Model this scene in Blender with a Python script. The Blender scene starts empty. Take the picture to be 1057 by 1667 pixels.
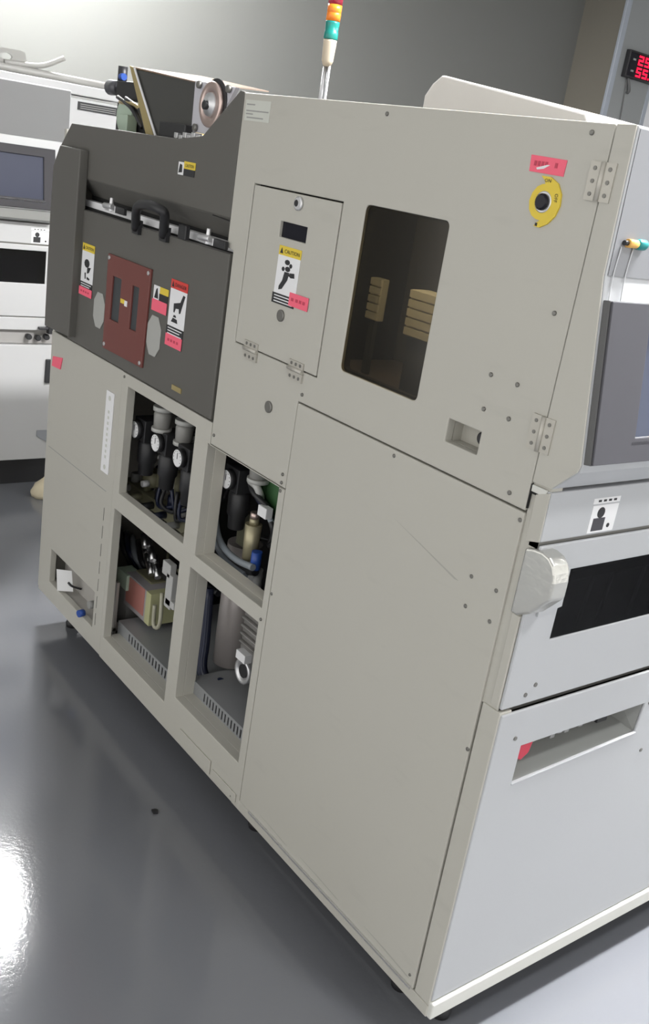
import bpy, bmesh, math, random
from mathutils import Vector, Matrix
random.seed(4)
PI = math.pi
SC = bpy.context.scene
COL = SC.collection

# ------------------------------------------------------------------ camera (solved from the machine's edges)
FPX, W, H = 1590.0, 1057.0, 1667.0
CAM = Vector((0.86577, -1.15180, 1.545))
RIGHT = Vector((0.58735, 0.79503, 0.15150))
DOWN = Vector((0.35658, -0.08616, -0.93028))
FWD = Vector((-0.72655, 0.60042, -0.33410))
cam_data = bpy.data.cameras.new('camera')
cam = bpy.data.objects.new('camera', cam_data)
COL.objects.link(cam)
cam_data.sensor_fit = 'VERTICAL'
cam_data.sensor_height = 24.0
cam_data.lens = FPX * 24.0 / H
cam_data.clip_start = 0.05
R3 = Matrix((RIGHT, -DOWN, -FWD)).transposed()
cam.matrix_world = Matrix.Translation(CAM) @ R3.to_4x4()
SC.camera = cam


def at(px, py, Y):
    """world point on the vertical plane y = Y seen at a pixel of the photo"""
    d = RIGHT * ((px - W / 2) / FPX) + DOWN * ((py - H / 2) / FPX) + FWD
    t = (Y - CAM.y) / d.y
    return CAM + d * t


# ------------------------------------------------------------------ materials
def mat(name, col, rough=0.5, metal=0.0, spec=0.5, var=0.03, nscale=18.0, bump=0.0, emit=None, estr=0.0, coat=0.0):
    m = bpy.data.materials.new(name)
    m.use_nodes = True
    nt = m.node_tree
    b = nt.nodes['Principled BSDF']
    b.inputs['Roughness'].default_value = rough
    b.inputs['Metallic'].default_value = metal
    b.inputs['Specular IOR Level'].default_value = spec
    b.inputs['Coat Weight'].default_value = coat
    tc = nt.nodes.new('ShaderNodeTexCoord')
    nz = nt.nodes.new('ShaderNodeTexNoise')
    nz.inputs['Scale'].default_value = nscale
    nz.inputs['Detail'].default_value = 4
    nt.links.new(tc.outputs['Object'], nz.inputs['Vector'])
    mr = nt.nodes.new('ShaderNodeMix')
    mr.data_type = 'RGBA'
    mr.inputs[6].default_value = (*[c * (1 - var) for c in col], 1)
    mr.inputs[7].default_value = (*[min(1, c * (1 + var)) for c in col], 1)
    nt.links.new(nz.outputs['Fac'], mr.inputs[0])
    nt.links.new(mr.outputs[2], b.inputs['Base Color'])
    if bump:
        n2 = nt.nodes.new('ShaderNodeTexNoise')
        n2.inputs['Scale'].default_value = nscale * 12
        bp = nt.nodes.new('ShaderNodeBump')
        bp.inputs['Strength'].default_value = bump
        bp.inputs['Distance'].default_value = 0.002
        nt.links.new(tc.outputs['Object'], n2.inputs['Vector'])
        nt.links.new(n2.outputs['Fac'], bp.inputs['Height'])
        nt.links.new(bp.outputs['Normal'], b.inputs['Normal'])
    if emit:
        b.inputs['Emission Color'].default_value = (*emit, 1)
        b.inputs['Emission Strength'].default_value = estr
    return m


def tinted(name, col, gloss=0.08, rough=0.08):
    m = bpy.data.materials.new(name)
    m.use_nodes = True
    nt = m.node_tree
    nt.nodes.remove(nt.nodes['Principled BSDF'])
    out = nt.nodes['Material Output']
    tr = nt.nodes.new('ShaderNodeBsdfTransparent')
    tr.inputs[0].default_value = (*col, 1)
    gl = nt.nodes.new('ShaderNodeBsdfGlossy')
    gl.inputs['Roughness'].default_value = rough
    mx = nt.nodes.new('ShaderNodeMixShader')
    mx.inputs[0].default_value = gloss
    nt.links.new(tr.outputs[0], mx.inputs[1])
    nt.links.new(gl.outputs[0], mx.inputs[2])
    nt.links.new(mx.outputs[0], out.inputs[0])
    return m


def wear_mat(name, col, rough):
    """painted sheet steel with faint scuffs of their own shape"""
    m = mat(name, col, rough, 0, 0.4, 0.02, 3.0, 0.03)
    nt = m.node_tree
    b = nt.nodes['Principled BSDF']
    src = b.inputs['Base Color'].links[0].from_socket
    tc = nt.nodes.new('ShaderNodeTexCoord')
    mp = nt.nodes.new('ShaderNodeMapping')
    mp.inputs['Scale'].default_value = (3, 3, 14)
    mp.inputs['Rotation'].default_value = (0, 0.35, 0)
    nz = nt.nodes.new('ShaderNodeTexNoise')
    nz.inputs['Scale'].default_value = 2.2
    nz.inputs['Detail'].default_value = 7
    cr = nt.nodes.new('ShaderNodeValToRGB')
    cr.color_ramp.elements[0].position = 0.62
    cr.color_ramp.elements[0].color = (0, 0, 0, 1)
    cr.color_ramp.elements[1].position = 0.75
    cr.color_ramp.elements[1].color = (0.16, 0.16, 0.16, 1)
    mx = nt.nodes.new('ShaderNodeMix')
    mx.data_type = 'RGBA'
    mx.inputs[7].default_value = (*[c * 0.72 for c in col], 1)
    nt.links.new(tc.outputs['Object'], mp.inputs['Vector'])
    nt.links.new(mp.outputs[0], nz.inputs['Vector'])
    nt.links.new(nz.outputs['Fac'], cr.inputs['Fac'])
    nt.links.new(cr.outputs['Color'], mx.inputs[0])
    nt.links.new(src, mx.inputs[6])
    nt.links.new(mx.outputs[2], b.inputs['Base Color'])
    return m


BEIGE = wear_mat('beige_paint', (0.465, 0.452, 0.405), 0.42)
WHITE = mat('white_grey_paint', (0.445, 0.455, 0.47), 0.38, 0, 0.45, 0.015, 4, 0.02)
CREAM = mat('rail_paint', (0.62, 0.62, 0.58), 0.4, 0, 0.4, 0.02, 6)
GREY2 = mat('pale_grey_paint', (0.46, 0.46, 0.46), 0.42, 0, 0.4, 0.015, 4)
DARK = mat('dark_grey_paint', (0.108, 0.104, 0.094), 0.5, 0, 0.35, 0.03, 6, 0.05)
REDP = mat('brown_red_acrylic', (0.165, 0.052, 0.044), 0.35, 0, 0.4, 0.05, 5)
BLACK = mat('black_plastic', (0.018, 0.018, 0.02), 0.45)
BLACKG = mat('black_gloss', (0.010, 0.010, 0.016), 0.25, 0, 0.25)
GAP = mat('dark_gap', (0.01, 0.01, 0.01), 0.9)
STEEL = mat('bare_steel', (0.62, 0.62, 0.63), 0.3, 1.0)
ALU = mat('brushed_aluminium', (0.68, 0.68, 0.69), 0.42, 0.9, 0.5, 0.06, 30)
FOIL = mat('polished_sheet', (0.60, 0.595, 0.56), 0.26, 0.75, 0.5, 0.12, 9, 0.25)
SCREW = mat('zinc_screw', (0.20, 0.195, 0.18), 0.4, 0.6)
HINGE = mat('hinge_steel', (0.48, 0.46, 0.41), 0.45, 0.35)
PINK = mat('pink_sticker', (0.86, 0.13, 0.20), 0.6)
PINKT = mat('pink_sticker_print', (0.50, 0.05, 0.09), 0.6)
YEL = mat('yellow_sticker', (0.72, 0.54, 0.05), 0.5)
WHT = mat('white_sticker', (0.78, 0.78, 0.79), 0.5)
INK = mat('black_ink', (0.02, 0.02, 0.022), 0.6)
REDS = mat('red_sticker', (0.62, 0.05, 0.04), 0.5)
PALE = mat('pale_label', (0.56, 0.57, 0.52), 0.5)
LGREY = mat('light_grey_print', (0.30, 0.30, 0.29), 0.6)
DIA = mat('pale_grey_plate', (0.38, 0.38, 0.36), 0.45)
SMOKE = tinted('smoked_window', (0.60, 0.56, 0.47), 0.05, 0.15)
BAKE = mat('pale_yellow_magazine', (0.62, 0.57, 0.43), 0.5)
NAVY = mat('navy_hose', (0.009, 0.014, 0.04), 0.4)
BLUE = mat('blue_fitting', (0.02, 0.07, 0.32), 0.4)
GHOSE = mat('grey_clear_hose', (0.26, 0.29, 0.32), 0.25)
BRASS = mat('dull_brass', (0.36, 0.29, 0.15), 0.35, 0.8)
OLIVE = mat('olive_cast', (0.20, 0.19, 0.12), 0.5)
PCB = mat('green_board', (0.05, 0.13, 0.05), 0.5)
RECG = mat('recess_grey_paint', (0.40, 0.385, 0.36), 0.5)
TRAY = mat('grey_tray', (0.30, 0.31, 0.32), 0.45, 0.3)
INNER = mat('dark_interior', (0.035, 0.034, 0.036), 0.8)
COPPER = mat('copper_pink_ring', (0.60, 0.47, 0.43), 0.3, 0.8)
CHROMATE = mat('yellow_chromate', (0.52, 0.42, 0.20), 0.35, 0.6)
DPLATE = mat('dark_plate', (0.075, 0.075, 0.07), 0.3, 0.3)
PINKBOX = mat('salmon_cover', (0.48, 0.20, 0.17), 0.45)
YGREEN = mat('yellow_green_edge', (0.48, 0.48, 0.27), 0.5)
PGREEN = mat('pale_green_terminal', (0.42, 0.52, 0.42), 0.5)
ORANGE = mat('orange_cap', (0.72, 0.17, 0.03), 0.5)
BEZEL = mat('purple_grey_bezel', (0.066, 0.065, 0.074), 0.55, 0, 0.25)
HOODC = mat('blue_grey_cover', (0.235, 0.24, 0.255), 0.22, 0, 0.5, 0.01, 4)
HOODF = mat('pale_cover', (0.175, 0.175, 0.175), 0.3, 0, 0.4, 0.01, 4)
BEZEL2 = mat('dark_bezel', (0.045, 0.043, 0.047), 0.6, 0, 0.2)
BEZELS = mat('bezel_side_rubber', (0.10, 0.10, 0.10), 0.6)
SCREEN = mat('screen_glass', (0.03, 0.035, 0.06), 0.15, 0, 0.5, 0.1, 3, 0, (0.16, 0.24, 0.42), 0.10)
SCREEN2 = mat('dim_screen_glass', (0.03, 0.033, 0.05), 0.2, 0, 0.5, 0.1, 3, 0, (0.06, 0.07, 0.13), 0.25)
LEDRED = mat('led_red', (0.3, 0.0, 0.02), 0.4, 0, 0.4, 0, 3, 0, (1.0, 0.01, 0.05), 1.6)
LENSR = mat('red_lens', (0.36, 0.02, 0.05), 0.2, 0, 0.5, 0.1)
LENSO = mat('orange_lens', (0.80, 0.22, 0.02), 0.2, 0, 0.5, 0.1)
LENSG = mat('teal_lens', (0.01, 0.20, 0.17), 0.2, 0, 0.5, 0.1)
IVORY = mat('ivory_plastic', (0.55, 0.47, 0.36), 0.4)
TEAL = mat('teal_reflection', (0.01, 0.22, 0.22), 0.4)
AMBER = mat('amber_reflection', (0.80, 0.45, 0.12), 0.4)
LAVENDER = mat('blue_grey_guard', (0.36, 0.39, 0.44), 0.35)
CREAMC = mat('cream_cloth', (0.62, 0.55, 0.40), 0.9, 0, 0.2, 0.08, 30, 0.3)
PAPER = mat('white_paper', (0.80, 0.80, 0.80), 0.7)
REDK = mat('red_rubber', (0.50, 0.03, 0.06), 0.5)


# ------------------------------------------------------------------ mesh helper
class MB:
    def __init__(self):
        self.bm = bmesh.new()
        self.m = 0

    def _mark(self, faces):
        for f in faces:
            f.material_index = self.m

    def poly(self, pts):
        f = self.bm.faces.new([self.bm.verts.new(p) for p in pts])
        self._mark([f])
        return f

    def box(self, x0, x1, y0, y1, z0, z1):
        v = [self.bm.verts.new((x, y, z)) for x in (x0, x1) for y in (y0, y1) for z in (z0, z1)]
        q = [(0, 1, 3, 2), (4, 6, 7, 5), (0, 4, 5, 1), (2, 3, 7, 6), (0, 2, 6, 4), (1, 5, 7, 3)]
        self._mark([self.bm.faces.new([v[i] for i in f]) for f in q])
        return self

    def cbox(self, c, sx, sy, sz):
        return self.box(c[0] - sx / 2, c[0] + sx / 2, c[1] - sy / 2, c[1] + sy / 2, c[2] - sz / 2, c[2] + sz / 2)

    def prism(self, pts, vec):
        """closed prism: polygon pts (3D) swept along vec"""
        vec = Vector(vec)
        a = [self.bm.verts.new(p) for p in pts]
        b = [self.bm.verts.new(Vector(p) + vec) for p in pts]
        n = len(a)
        fs = [self.bm.faces.new(a), self.bm.faces.new(b[::-1])]
        for i in range(n):
            fs.append(self.bm.faces.new((a[i], b[i], b[(i + 1) % n], a[(i + 1) % n])))
        self._mark(fs)
        return self

    def plate(self, outer, holes, fn, t):
        """flat plate with holes: outer / holes in 2D, fn(u, v, w) -> 3D, thickness t along w"""
        bm = bmesh.new()
        edges = []
        for loop in [outer] + holes:
            vs = [bm.verts.new((u, v, 0)) for u, v in loop]
            for i in range(len(vs)):
                edges.append(bm.edges.new((vs[i], vs[(i + 1) % len(vs)])))
        bmesh.ops.triangle_fill(bm, use_beauty=True, use_dissolve=False, edges=edges)
        faces = list(bm.faces)
        r = bmesh.ops.extrude_face_region(bm, geom=faces)
        for g in r['geom']:
            if isinstance(g, bmesh.types.BMVert):
                g.co.z = t
        for v in bm.verts:
            v.co = fn(*v.co)
        bmesh.ops.recalc_face_normals(bm, faces=bm.faces)
        vm = {v: self.bm.verts.new(v.co) for v in bm.verts}
        fs = [self.bm.faces.new([vm[v] for v in f.verts]) for f in bm.faces]
        self._mark(fs)
        bm.free()
        return self

    def cyl(self, p0, p1, r0, r1=None, n=20):
        p0, p1 = Vector(p0), Vector(p1)
        r1 = r0 if r1 is None else r1
        d = (p1 - p0).normalized()
        a = d.orthogonal().normalized()
        b = d.cross(a)
        ra, rb = [], []
        for i in range(n):
            o = a * math.cos(2 * PI * i / n) + b * math.sin(2 * PI * i / n)
            ra.append(self.bm.verts.new(p0 + o * r0))
            rb.append(self.bm.verts.new(p1 + o * r1))
        fs = [self.bm.faces.new(ra[::-1]), self.bm.faces.new(rb)]
        for i in range(n):
            f = self.bm.faces.new((ra[i], ra[(i + 1) % n], rb[(i + 1) % n], rb[i]))
            f.smooth = True
            fs.append(f)
        self._mark(fs)
        return self

    def lathe(self, p0, axis, prof, n=24):
        """prof: list of (distance along axis, radius)"""
        p0, d = Vector(p0), Vector(axis).normalized()
        a = d.orthogonal().normalized()
        b = d.cross(a)
        rings = []
        for h, r in prof:
            rings.append([self.bm.verts.new(p0 + d * h + (a * math.cos(2 * PI * i / n) + b * math.sin(2 * PI * i / n)) * max(r, 1e-4)) for i in range(n)])
        fs = []
        for k in range(len(rings) - 1):
            for i in range(n):
                f = self.bm.faces.new((rings[k][i], rings[k][(i + 1) % n], rings[k + 1][(i + 1) % n], rings[k + 1][i]))
                f.smooth = True
                fs.append(f)
        fs.append(self.bm.faces.new(rings[0][::-1]))
        fs.append(self.bm.faces.new(rings[-1]))
        self._mark(fs)
        return self

    def tube(self, pts, r, n=10, res=6):
        P = [Vector(p) for p in pts]
        if res > 1 and len(P) > 2:
            Q = []
            ext = [P[0] * 2 - P[1]] + P + [P[-1] * 2 - P[-2]]
            for i in range(1, len(ext) - 2):
                a, b, c, d = ext[i - 1:i + 3]
                for k in range(res):
                    t = k / res
                    Q.append(0.5 * ((2 * b) + (c - a) * t + (2 * a - 5 * b + 4 * c - d) * t * t + (3 * b - a - 3 * c + d) * t ** 3))
            Q.append(P[-1])
            P = Q
        rings = []
        up = None
        for i, p in enumerate(P):
            t = (P[min(i + 1, len(P) - 1)] - P[max(i - 1, 0)]).normalized()
            a = t.orthogonal().normalized() if up is None else (up - t * up.dot(t)).normalized()
            up = a
            b = t.cross(a)
            rings.append([self.bm.verts.new(p + (a * math.cos(2 * PI * k / n) + b * math.sin(2 * PI * k / n)) * r) for k in range(n)])
        fs = []
        for i in range(len(rings) - 1):
            for k in range(n):
                f = self.bm.faces.new((rings[i][k], rings[i][(k + 1) % n], rings[i + 1][(k + 1) % n], rings[i + 1][k]))
                f.smooth = True
                fs.append(f)
        fs += [self.bm.faces.new(rings[0][::-1]), self.bm.faces.new(rings[-1])]
        self._mark(fs)
        return self

    def text(self, s, fn, u0, u1, v0, v1, t=0.0004):
        """raised lettering fitted into the box u0..u1, v0..v1"""
        cu = bpy.data.curves.new('txt', 'FONT')
        cu.body = s
        cu.resolution_u = 2
        ob = bpy.data.objects.new('txt', cu)
        COL.objects.link(ob)
        bpy.context.view_layer.update()
        me = bpy.data.meshes.new_from_object(ob)
        xs = [v.co.x for v in me.vertices]
        ys = [v.co.y for v in me.vertices]
        ax, bx, ay, by = min(xs), max(xs), min(ys), max(ys)
        vm = []
        for v in me.vertices:
            u = u0 + (v.co.x - ax) / (bx - ax) * (u1 - u0)
            w = v0 + (v.co.y - ay) / (by - ay) * (v1 - v0)
            vm.append(self.bm.verts.new(fn(u, w, -t)))
        for p in me.polygons:
            try:
                self._mark([self.bm.faces.new([vm[i] for i in p.vertices])])
            except ValueError:
                pass
        bpy.data.objects.remove(ob)
        bpy.data.meshes.remove(me)
        bpy.data.curves.remove(cu)
        return self

    def build(self, name, mats, parent=None, bevel=0.0, seg=2, recalc=True):
        if recalc:
            bmesh.ops.recalc_face_normals(self.bm, faces=self.bm.faces)
        off = Vector((0, 0, 0))
        p = parent
        while p is not None:
            off += p.location
            p = p.parent
        for v in self.bm.verts:
            v.co -= off
        me = bpy.data.meshes.new(name)
        self.bm.to_mesh(me)
        self.bm.free()
        for m in (mats if isinstance(mats, (list, tuple)) else [mats]):
            me.materials.append(m)
        o = bpy.data.objects.new(name, me)
        COL.objects.link(o)
        if parent is not None:
            o.parent = parent
        if bevel:
            md = o.modifiers.new('bevel', 'BEVEL')
            md.width = bevel
            md.segments = seg
            md.limit_method = 'ANGLE'
            md.angle_limit = 0.7
            md.harden_normals = False
        return o


def thing(name, label, cat, loc, group=None):
    o = bpy.data.objects.new(name, None)
    COL.objects.link(o)
    o.empty_display_size = 0.1
    o.location = loc
    o['label'] = label
    o['category'] = cat
    if group:
        o['group'] = group
    return o


def tag(o, label, cat, group=None):
    o['label'] = label
    o['category'] = cat
    if group:
        o['group'] = group
    return o


def struct(o):
    o['kind'] = 'structure'
    return o


def rect(a, b, c, d):
    return [(a, c), (b, c), (b, d), (a, d)]


def rrect(a, b, c, d, r, n=5):
    pts = []
    for cx, cy, s in ((b - r, c + r, -PI / 2), (b - r, d - r, 0), (a + r, d - r, PI / 2), (a + r, c + r, PI)):
        for i in range(n + 1):
            t = s + PI / 2 * i / n
            pts.append((cx + r * math.cos(t), cy + r * math.sin(t)))
    return pts


def circle(cx, cy, r, n=24, ry=None):
    ry = ry or r
    return [(cx + r * math.cos(2 * PI * i / n), cy + ry * math.sin(2 * PI * i / n)) for i in range(n)]


def side(y0=0.0):                      # plates on the machine's long side, w goes into the machine
    return lambda u, v, w: Vector((u, y0 + w, v))


def front(x0=0.0):                     # plates on the machine's front, w goes into the machine
    return lambda u, v, w: Vector((x0 - w, u, v))


# ================================================================== the room
fl = MB()
fl.box(-7, 4.5, -4.5, 7.5, -0.05, 0)
FLOOR = bpy.data.materials.new('grey_epoxy_floor')
FLOOR.use_nodes = True
nt = FLOOR.node_tree
b = nt.nodes['Principled BSDF']
tc = nt.nodes.new('ShaderNodeTexCoord')
nz = nt.nodes.new('ShaderNodeTexNoise')
nz.inputs['Scale'].default_value = 1.3
nz.inputs['Detail'].default_value = 5
mr = nt.nodes.new('ShaderNodeMix')
mr.data_type = 'RGBA'
mr.inputs[6].default_value = (0.150, 0.156, 0.170, 1)
mr.inputs[7].default_value = (0.170, 0.176, 0.192, 1)
nt.links.new(tc.outputs['Object'], nz.inputs['Vector'])
nt.links.new(nz.outputs['Fac'], mr.inputs[0])
nt.links.new(mr.outputs[2], b.inputs['Base Color'])
n2 = nt.nodes.new('ShaderNodeTexNoise')
n2.inputs['Scale'].default_value = 90
n2.inputs['Detail'].default_value = 3
bp = nt.nodes.new('ShaderNodeBump')
bp.inputs['Strength'].default_value = 0.2
bp.inputs['Distance'].default_value = 0.001
nt.links.new(tc.outputs['Object'], n2.inputs['Vector'])
nt.links.new(n2.outputs['Fac'], bp.inputs['Height'])
nt.links.new(bp.outputs['Normal'], b.inputs['Normal'])
b.inputs['Roughness'].default_value = 0.11
b.inputs['Specular IOR Level'].default_value = 0.6
struct(fl.build('floor', FLOOR))

WALLM = mat('wall_paint', (0.160, 0.162, 0.152), 0.8, 0, 0.2, 0.015, 2)
WALLB = mat('return_wall_paint', (0.185, 0.172, 0.143), 0.8, 0, 0.2, 0.015, 2)
PILM = mat('column_paint', (0.29, 0.30, 0.30), 0.7, 0, 0.3, 0.02, 3)
CEILM = mat('ceiling_paint', (0.75, 0.75, 0.74), 0.9, 0, 0.2, 0.02, 2)
ZC = 3.5
XW, XP, YP = -5.02, -4.6, 5.53
struct(MB().box(XW - 0.15, XW, -4.5, YP + 0.2, 0, ZC).build('wall_left', WALLM))
struct(MB().box(XW, XP - 0.001, YP, YP + 0.2, 0, ZC).build('wall_back', WALLB))
struct(MB().box(XP - 0.15, XP, YP + 0.001, 6.06, 0, ZC).build('column', PILM))
struct(MB().box(XP - 0.155, XP - 0.15, 6.06, 7.5, 0, ZC).build('wall_right', mat('white_wall_paint', (0.8, 0.8, 0.82), 0.7)))
struct(MB().box(XP - 0.02, XP + 0.006, YP - 0.006, YP + 0.05, 0, ZC).build('trim_1', LAVENDER, bevel=0.003))
struct(MB().box(XP - 0.02, XP + 0.006, 6.02, 6.066, 0, ZC).build('trim_2', LAVENDER, bevel=0.003))
struct(MB().box(-4.75, 4.5, 7.5, 7.6, 0, ZC).build('wall_far', mat('far_wall_paint', (0.5, 0.5, 0.49), 0.8)))
struct(MB().box(-7, 4.5, -4.5, 7.5, ZC, ZC + 0.1).build('ceiling', CEILM))


# ceiling lights (they light the room and mirror in the floor)
def ceiling_light(x, y, sx, sy, strength, label, col=(1, 1, 1)):
    t = thing('ceiling_light', label, 'ceiling light', (x, y, ZC), 'ceiling light panels')
    fr = MB()
    fr.plate(rect(x - sx / 2 - 0.03, x + sx / 2 + 0.03, y - sy / 2 - 0.03, y + sy / 2 + 0.03),
             [rect(x - sx / 2, x + sx / 2, y - sy / 2, y + sy / 2)], lambda u, v, w: Vector((u, v, ZC - 0.03 + w)), 0.029)
    fr.build('frame', CREAM, t)
    m = mat('lamp_diffuser', (0.8, 0.8, 0.8), 0.6, 0, 0.3, 0, 3, 0, col, strength)
    MB().box(x - sx / 2, x + sx / 2, y - sy / 2, y + sy / 2, ZC - 0.02, ZC - 0.002).build('diffuser', m, t)
    return t


ceiling_light(-4.25, 0.94, 0.32, 0.55, 540, 'ceiling light panel over the background machine, mirrored in the floor at the left')
ceiling_light(1.35, 0.36, 0.3, 0.36, 125, 'small ceiling light panel nearest above the camera')
ceiling_light(0.16, 1.25, 0.22, 1.2, 460, 'ceiling light panel over the aisle before the white machine front')
ceiling_light(0.30, 4.0, 0.3, 1.3, 80, 'ceiling light panel farther along the aisle')

world = bpy.data.worlds.new('World')
SC.world = world
world.use_nodes = True
bg = world.node_tree.nodes['Background']
bg.inputs[0].default_value = (1.0, 0.99, 0.965, 1)
bg.inputs[1].default_value = 1.60

# ================================================================== the near machine
M = thing('production_machine', 'large beige floor-standing production machine with dark grey doors and open service bays, nearest',
          'machine', (-0.97, 0.5, 0.0))
YB = 1.12      # rear

# --- enclosing sheets
MB().box(-1.02, -0.05, 0.02, YB, 1.632, 1.650).build('roof_panel', BEIGE, M, 0.004)
MB().box(-1.93, -1.02, 0.03, YB, 1.52, 1.535).build('rear_deck', DARK, M)
MB().box(-1.928, -0.01, YB - 0.02, YB, 0.12, 1.53).build('rear_panel', BEIGE, M)
MB().box(-1.93, -1.915, 0.004, YB - 0.02, 0.11, 1.52).build('end_panel', BEIGE, M)
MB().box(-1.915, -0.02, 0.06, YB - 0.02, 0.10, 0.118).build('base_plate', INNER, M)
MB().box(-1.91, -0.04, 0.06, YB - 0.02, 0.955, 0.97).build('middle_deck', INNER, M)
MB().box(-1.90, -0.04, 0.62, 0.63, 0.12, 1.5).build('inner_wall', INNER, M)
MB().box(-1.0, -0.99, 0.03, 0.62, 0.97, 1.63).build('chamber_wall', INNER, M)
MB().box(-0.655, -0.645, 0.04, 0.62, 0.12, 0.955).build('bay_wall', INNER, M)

# --- upper side panel with access door opening, window and handle slot
ZT, ZS = 1.652, 1.0895
outer = [(-1.0, ZT), (-1.0, 1.34), (-0.974, 1.336), (-0.974, 0.902), (-0.667, 0.902), (-0.667, ZS), (-0.049, ZS), (-0.049, ZT)]
DX0, DX1, DZ0, DZ1 = -0.924, -0.618, 1.150, 1.481
WX0, WX1, WZ0, WZ1 = -0.551, -0.332, 1.183, 1.485
HX0, HX1, HZ0, HZ1 = -0.247, -0.171, 1.140, 1.179
up = MB()
up.plate(outer, [rect(DX0, DX1, DZ0, DZ1), rrect(WX0, WX1, WZ0, WZ1, 0.011), rect(HX0, HX1, HZ0, HZ1)], side(0.0), 0.018)
up.build('upper_side_panel', BEIGE, M, 0.0022)
wp = MB()
wp.plate(rrect(WX0 + 0.0006, WX1 - 0.0006, WZ0 + 0.0006, WZ1 - 0.0006, 0.0105), [], side(0.0015), 0.004)
wp.build('window_pane', SMOKE, M)
wf = MB()
wf.plate(rrect(WX0 + 0.0003, WX1 - 0.0003, WZ0 + 0.0003, WZ1 - 0.0003, 0.0108), [rrect(WX0 + 0.004, WX1 - 0.004, WZ0 + 0.004, WZ1 - 0.004, 0.009)], side(0.0072), 0.012)
wf.build('window_gasket', BLACK, M)
# recessed pull slot
sl = MB()
sl.plate(rect(HX0 - 0.006, HX1 + 0.006, HZ0 - 0.006, HZ1 + 0.006), [rect(HX0, HX1, HZ0, HZ1)], side(0.0185), 0.02)
sl.box(HX0 - 0.006, HX1 + 0.006, 0.0385, 0.041, HZ0 - 0.006, HZ1 + 0.006)
so = sl.build('pull_slot', BEIGE, M)
c = Vector((-0.186, 0, 1.162))
MB().lathe(c + Vector((0, 0.0375, 0)), (0, -1, 0), [(0, 0.011), (0.016, 0.011), (0.018, 0.008)], 16).build('latch_button', BLACK, so)

# --- lower side panel, bottom rail
lo = MB()
lo.plate(rect(-0.664, -0.047, 0.128, 1.0865), [], side(-0.001), 0.014)
lo.build('lower_side_panel', BEIGE, M, 0.002)
SCUFF = mat('scuff', (0.37, 0.36, 0.325), 0.55)
for x0, z0, x1, z1, w_ in ((-0.33, 0.968, -0.16, 0.924, 0.0012), (-0.20, 0.150, -0.07, 0.142, 0.0020), (-0.42, 0.150, -0.29, 0.145, 0.0016), (-0.58, 0.148, -0.48, 0.142, 0.0014)):
    sm = MB()
    sm.prism([(x0, -0.0012, z0), (x1, -0.0012, z1), (x1 + 0.01, -0.0012, z1 + w_), ((x0 + x1) / 2, -0.0012, (z0 + z1) / 2 + w_ * 1.5)], (0, 0.0004, 0))
    sm.build('scuff_mark', SCUFF, M)
MB().box(-0.664, -0.0455, 0.0135, 0.02, 0.118, 1.0895).build('panel_gap_backing', GAP, M)
MB().box(-0.70, -0.004, 0.0005, 0.05, 0.100, 0.1265).build('bottom_rail', BEIGE, M, 0.002)
MB().box(-0.62, -0.05, -0.006, -0.0015, 0.128, 0.1315).build('bottom_lip', ALU, M)
# narrow strips at the front corner (front panels folding round)
cs = MB()
cs.box(-0.043, -0.0035, 0.001, 0.03, 0.128, 0.752)
cs.box(-0.0275, -0.0105, 0.0, 0.03, 0.757, 0.925)
cs.build('corner_strip', BEIGE, M, 0.0015)
MB().box(-0.0475, -0.012, 0.004, 0.03, 0.75, 1.14).build('corner_post', BEIGE, M)

# --- service bay frame with four openings
O1 = (-1.408, -1.046, 0.622, 0.919)
O2 = (-0.986, -0.688, 0.617, 0.8985)
O3 = (-1.424, -1.052, 0.172, 0.571)
O4 = (-1.000, -0.692, 0.215, 0.580)
sf = MB()
sf.plate([(-1.443, 0.102), (-0.667, 0.102), (-0.667, 0.9), (-0.976, 0.9), (-0.976, 0.951), (-1.443, 0.951)],
         [rect(*O1), rect(O2[0], O2[1], O2[2], 0.8985), rect(*O3), rect(*O4)], side(0.0), 0.024)
for o_ in (O2, O4):
    sf.box(-1.04, o_[0], 0.0235, 0.056, o_[2] - 0.03, o_[3] + 0.03)
for o_ in (O2, O3, O4):
    sf.box(o_[0] - 0.01, o_[1] + 0.01, 0.0235, 0.056, o_[2] - 0.034, o_[2])
sf.build('bay_frame', BEIGE, M, 0.0025)
pt = MB()
pt.box(-0.955, -0.80, -0.004, -0.0005, 0.113, 0.150)
pt.box(-0.79, -0.68, -0.003, -0.0005, 0.113, 0.135)
pt.build('base_cover_strip', BEIGE, M, 0.001)

# trays with vent slots behind the two lower openings
for (x0, x1, z0), nm in (((-1.424, -1.052, 0.172), 'o3'), ((-1.0, -0.692, 0.215), 'o4')):
    zl = z0 + 0.036
    tr = MB()
    n = 17
    sw = (x1 - x0 - 0.06) / n
    holes = [rect(x0 + 0.05 + i * sw, x0 + 0.05 + i * sw + sw * 0.42, z0 + 0.004, zl - 0.008) for i in range(n)]
    tr.plate(rect(x0 - 0.02, x1 + 0.02, z0 - 0.01, zl), holes, side(0.0535), 0.002)
    tr.box(x0 - 0.02, x1 + 0.02, 0.0555, 0.45, zl - 0.003, zl)
    tr.build('vent_tray', TRAY, M)
    MB().box(x0 - 0.01, x1 + 0.01, 0.0565, 0.06, z0 - 0.008, zl - 0.004).build('tray_backing', GAP, M)

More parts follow.
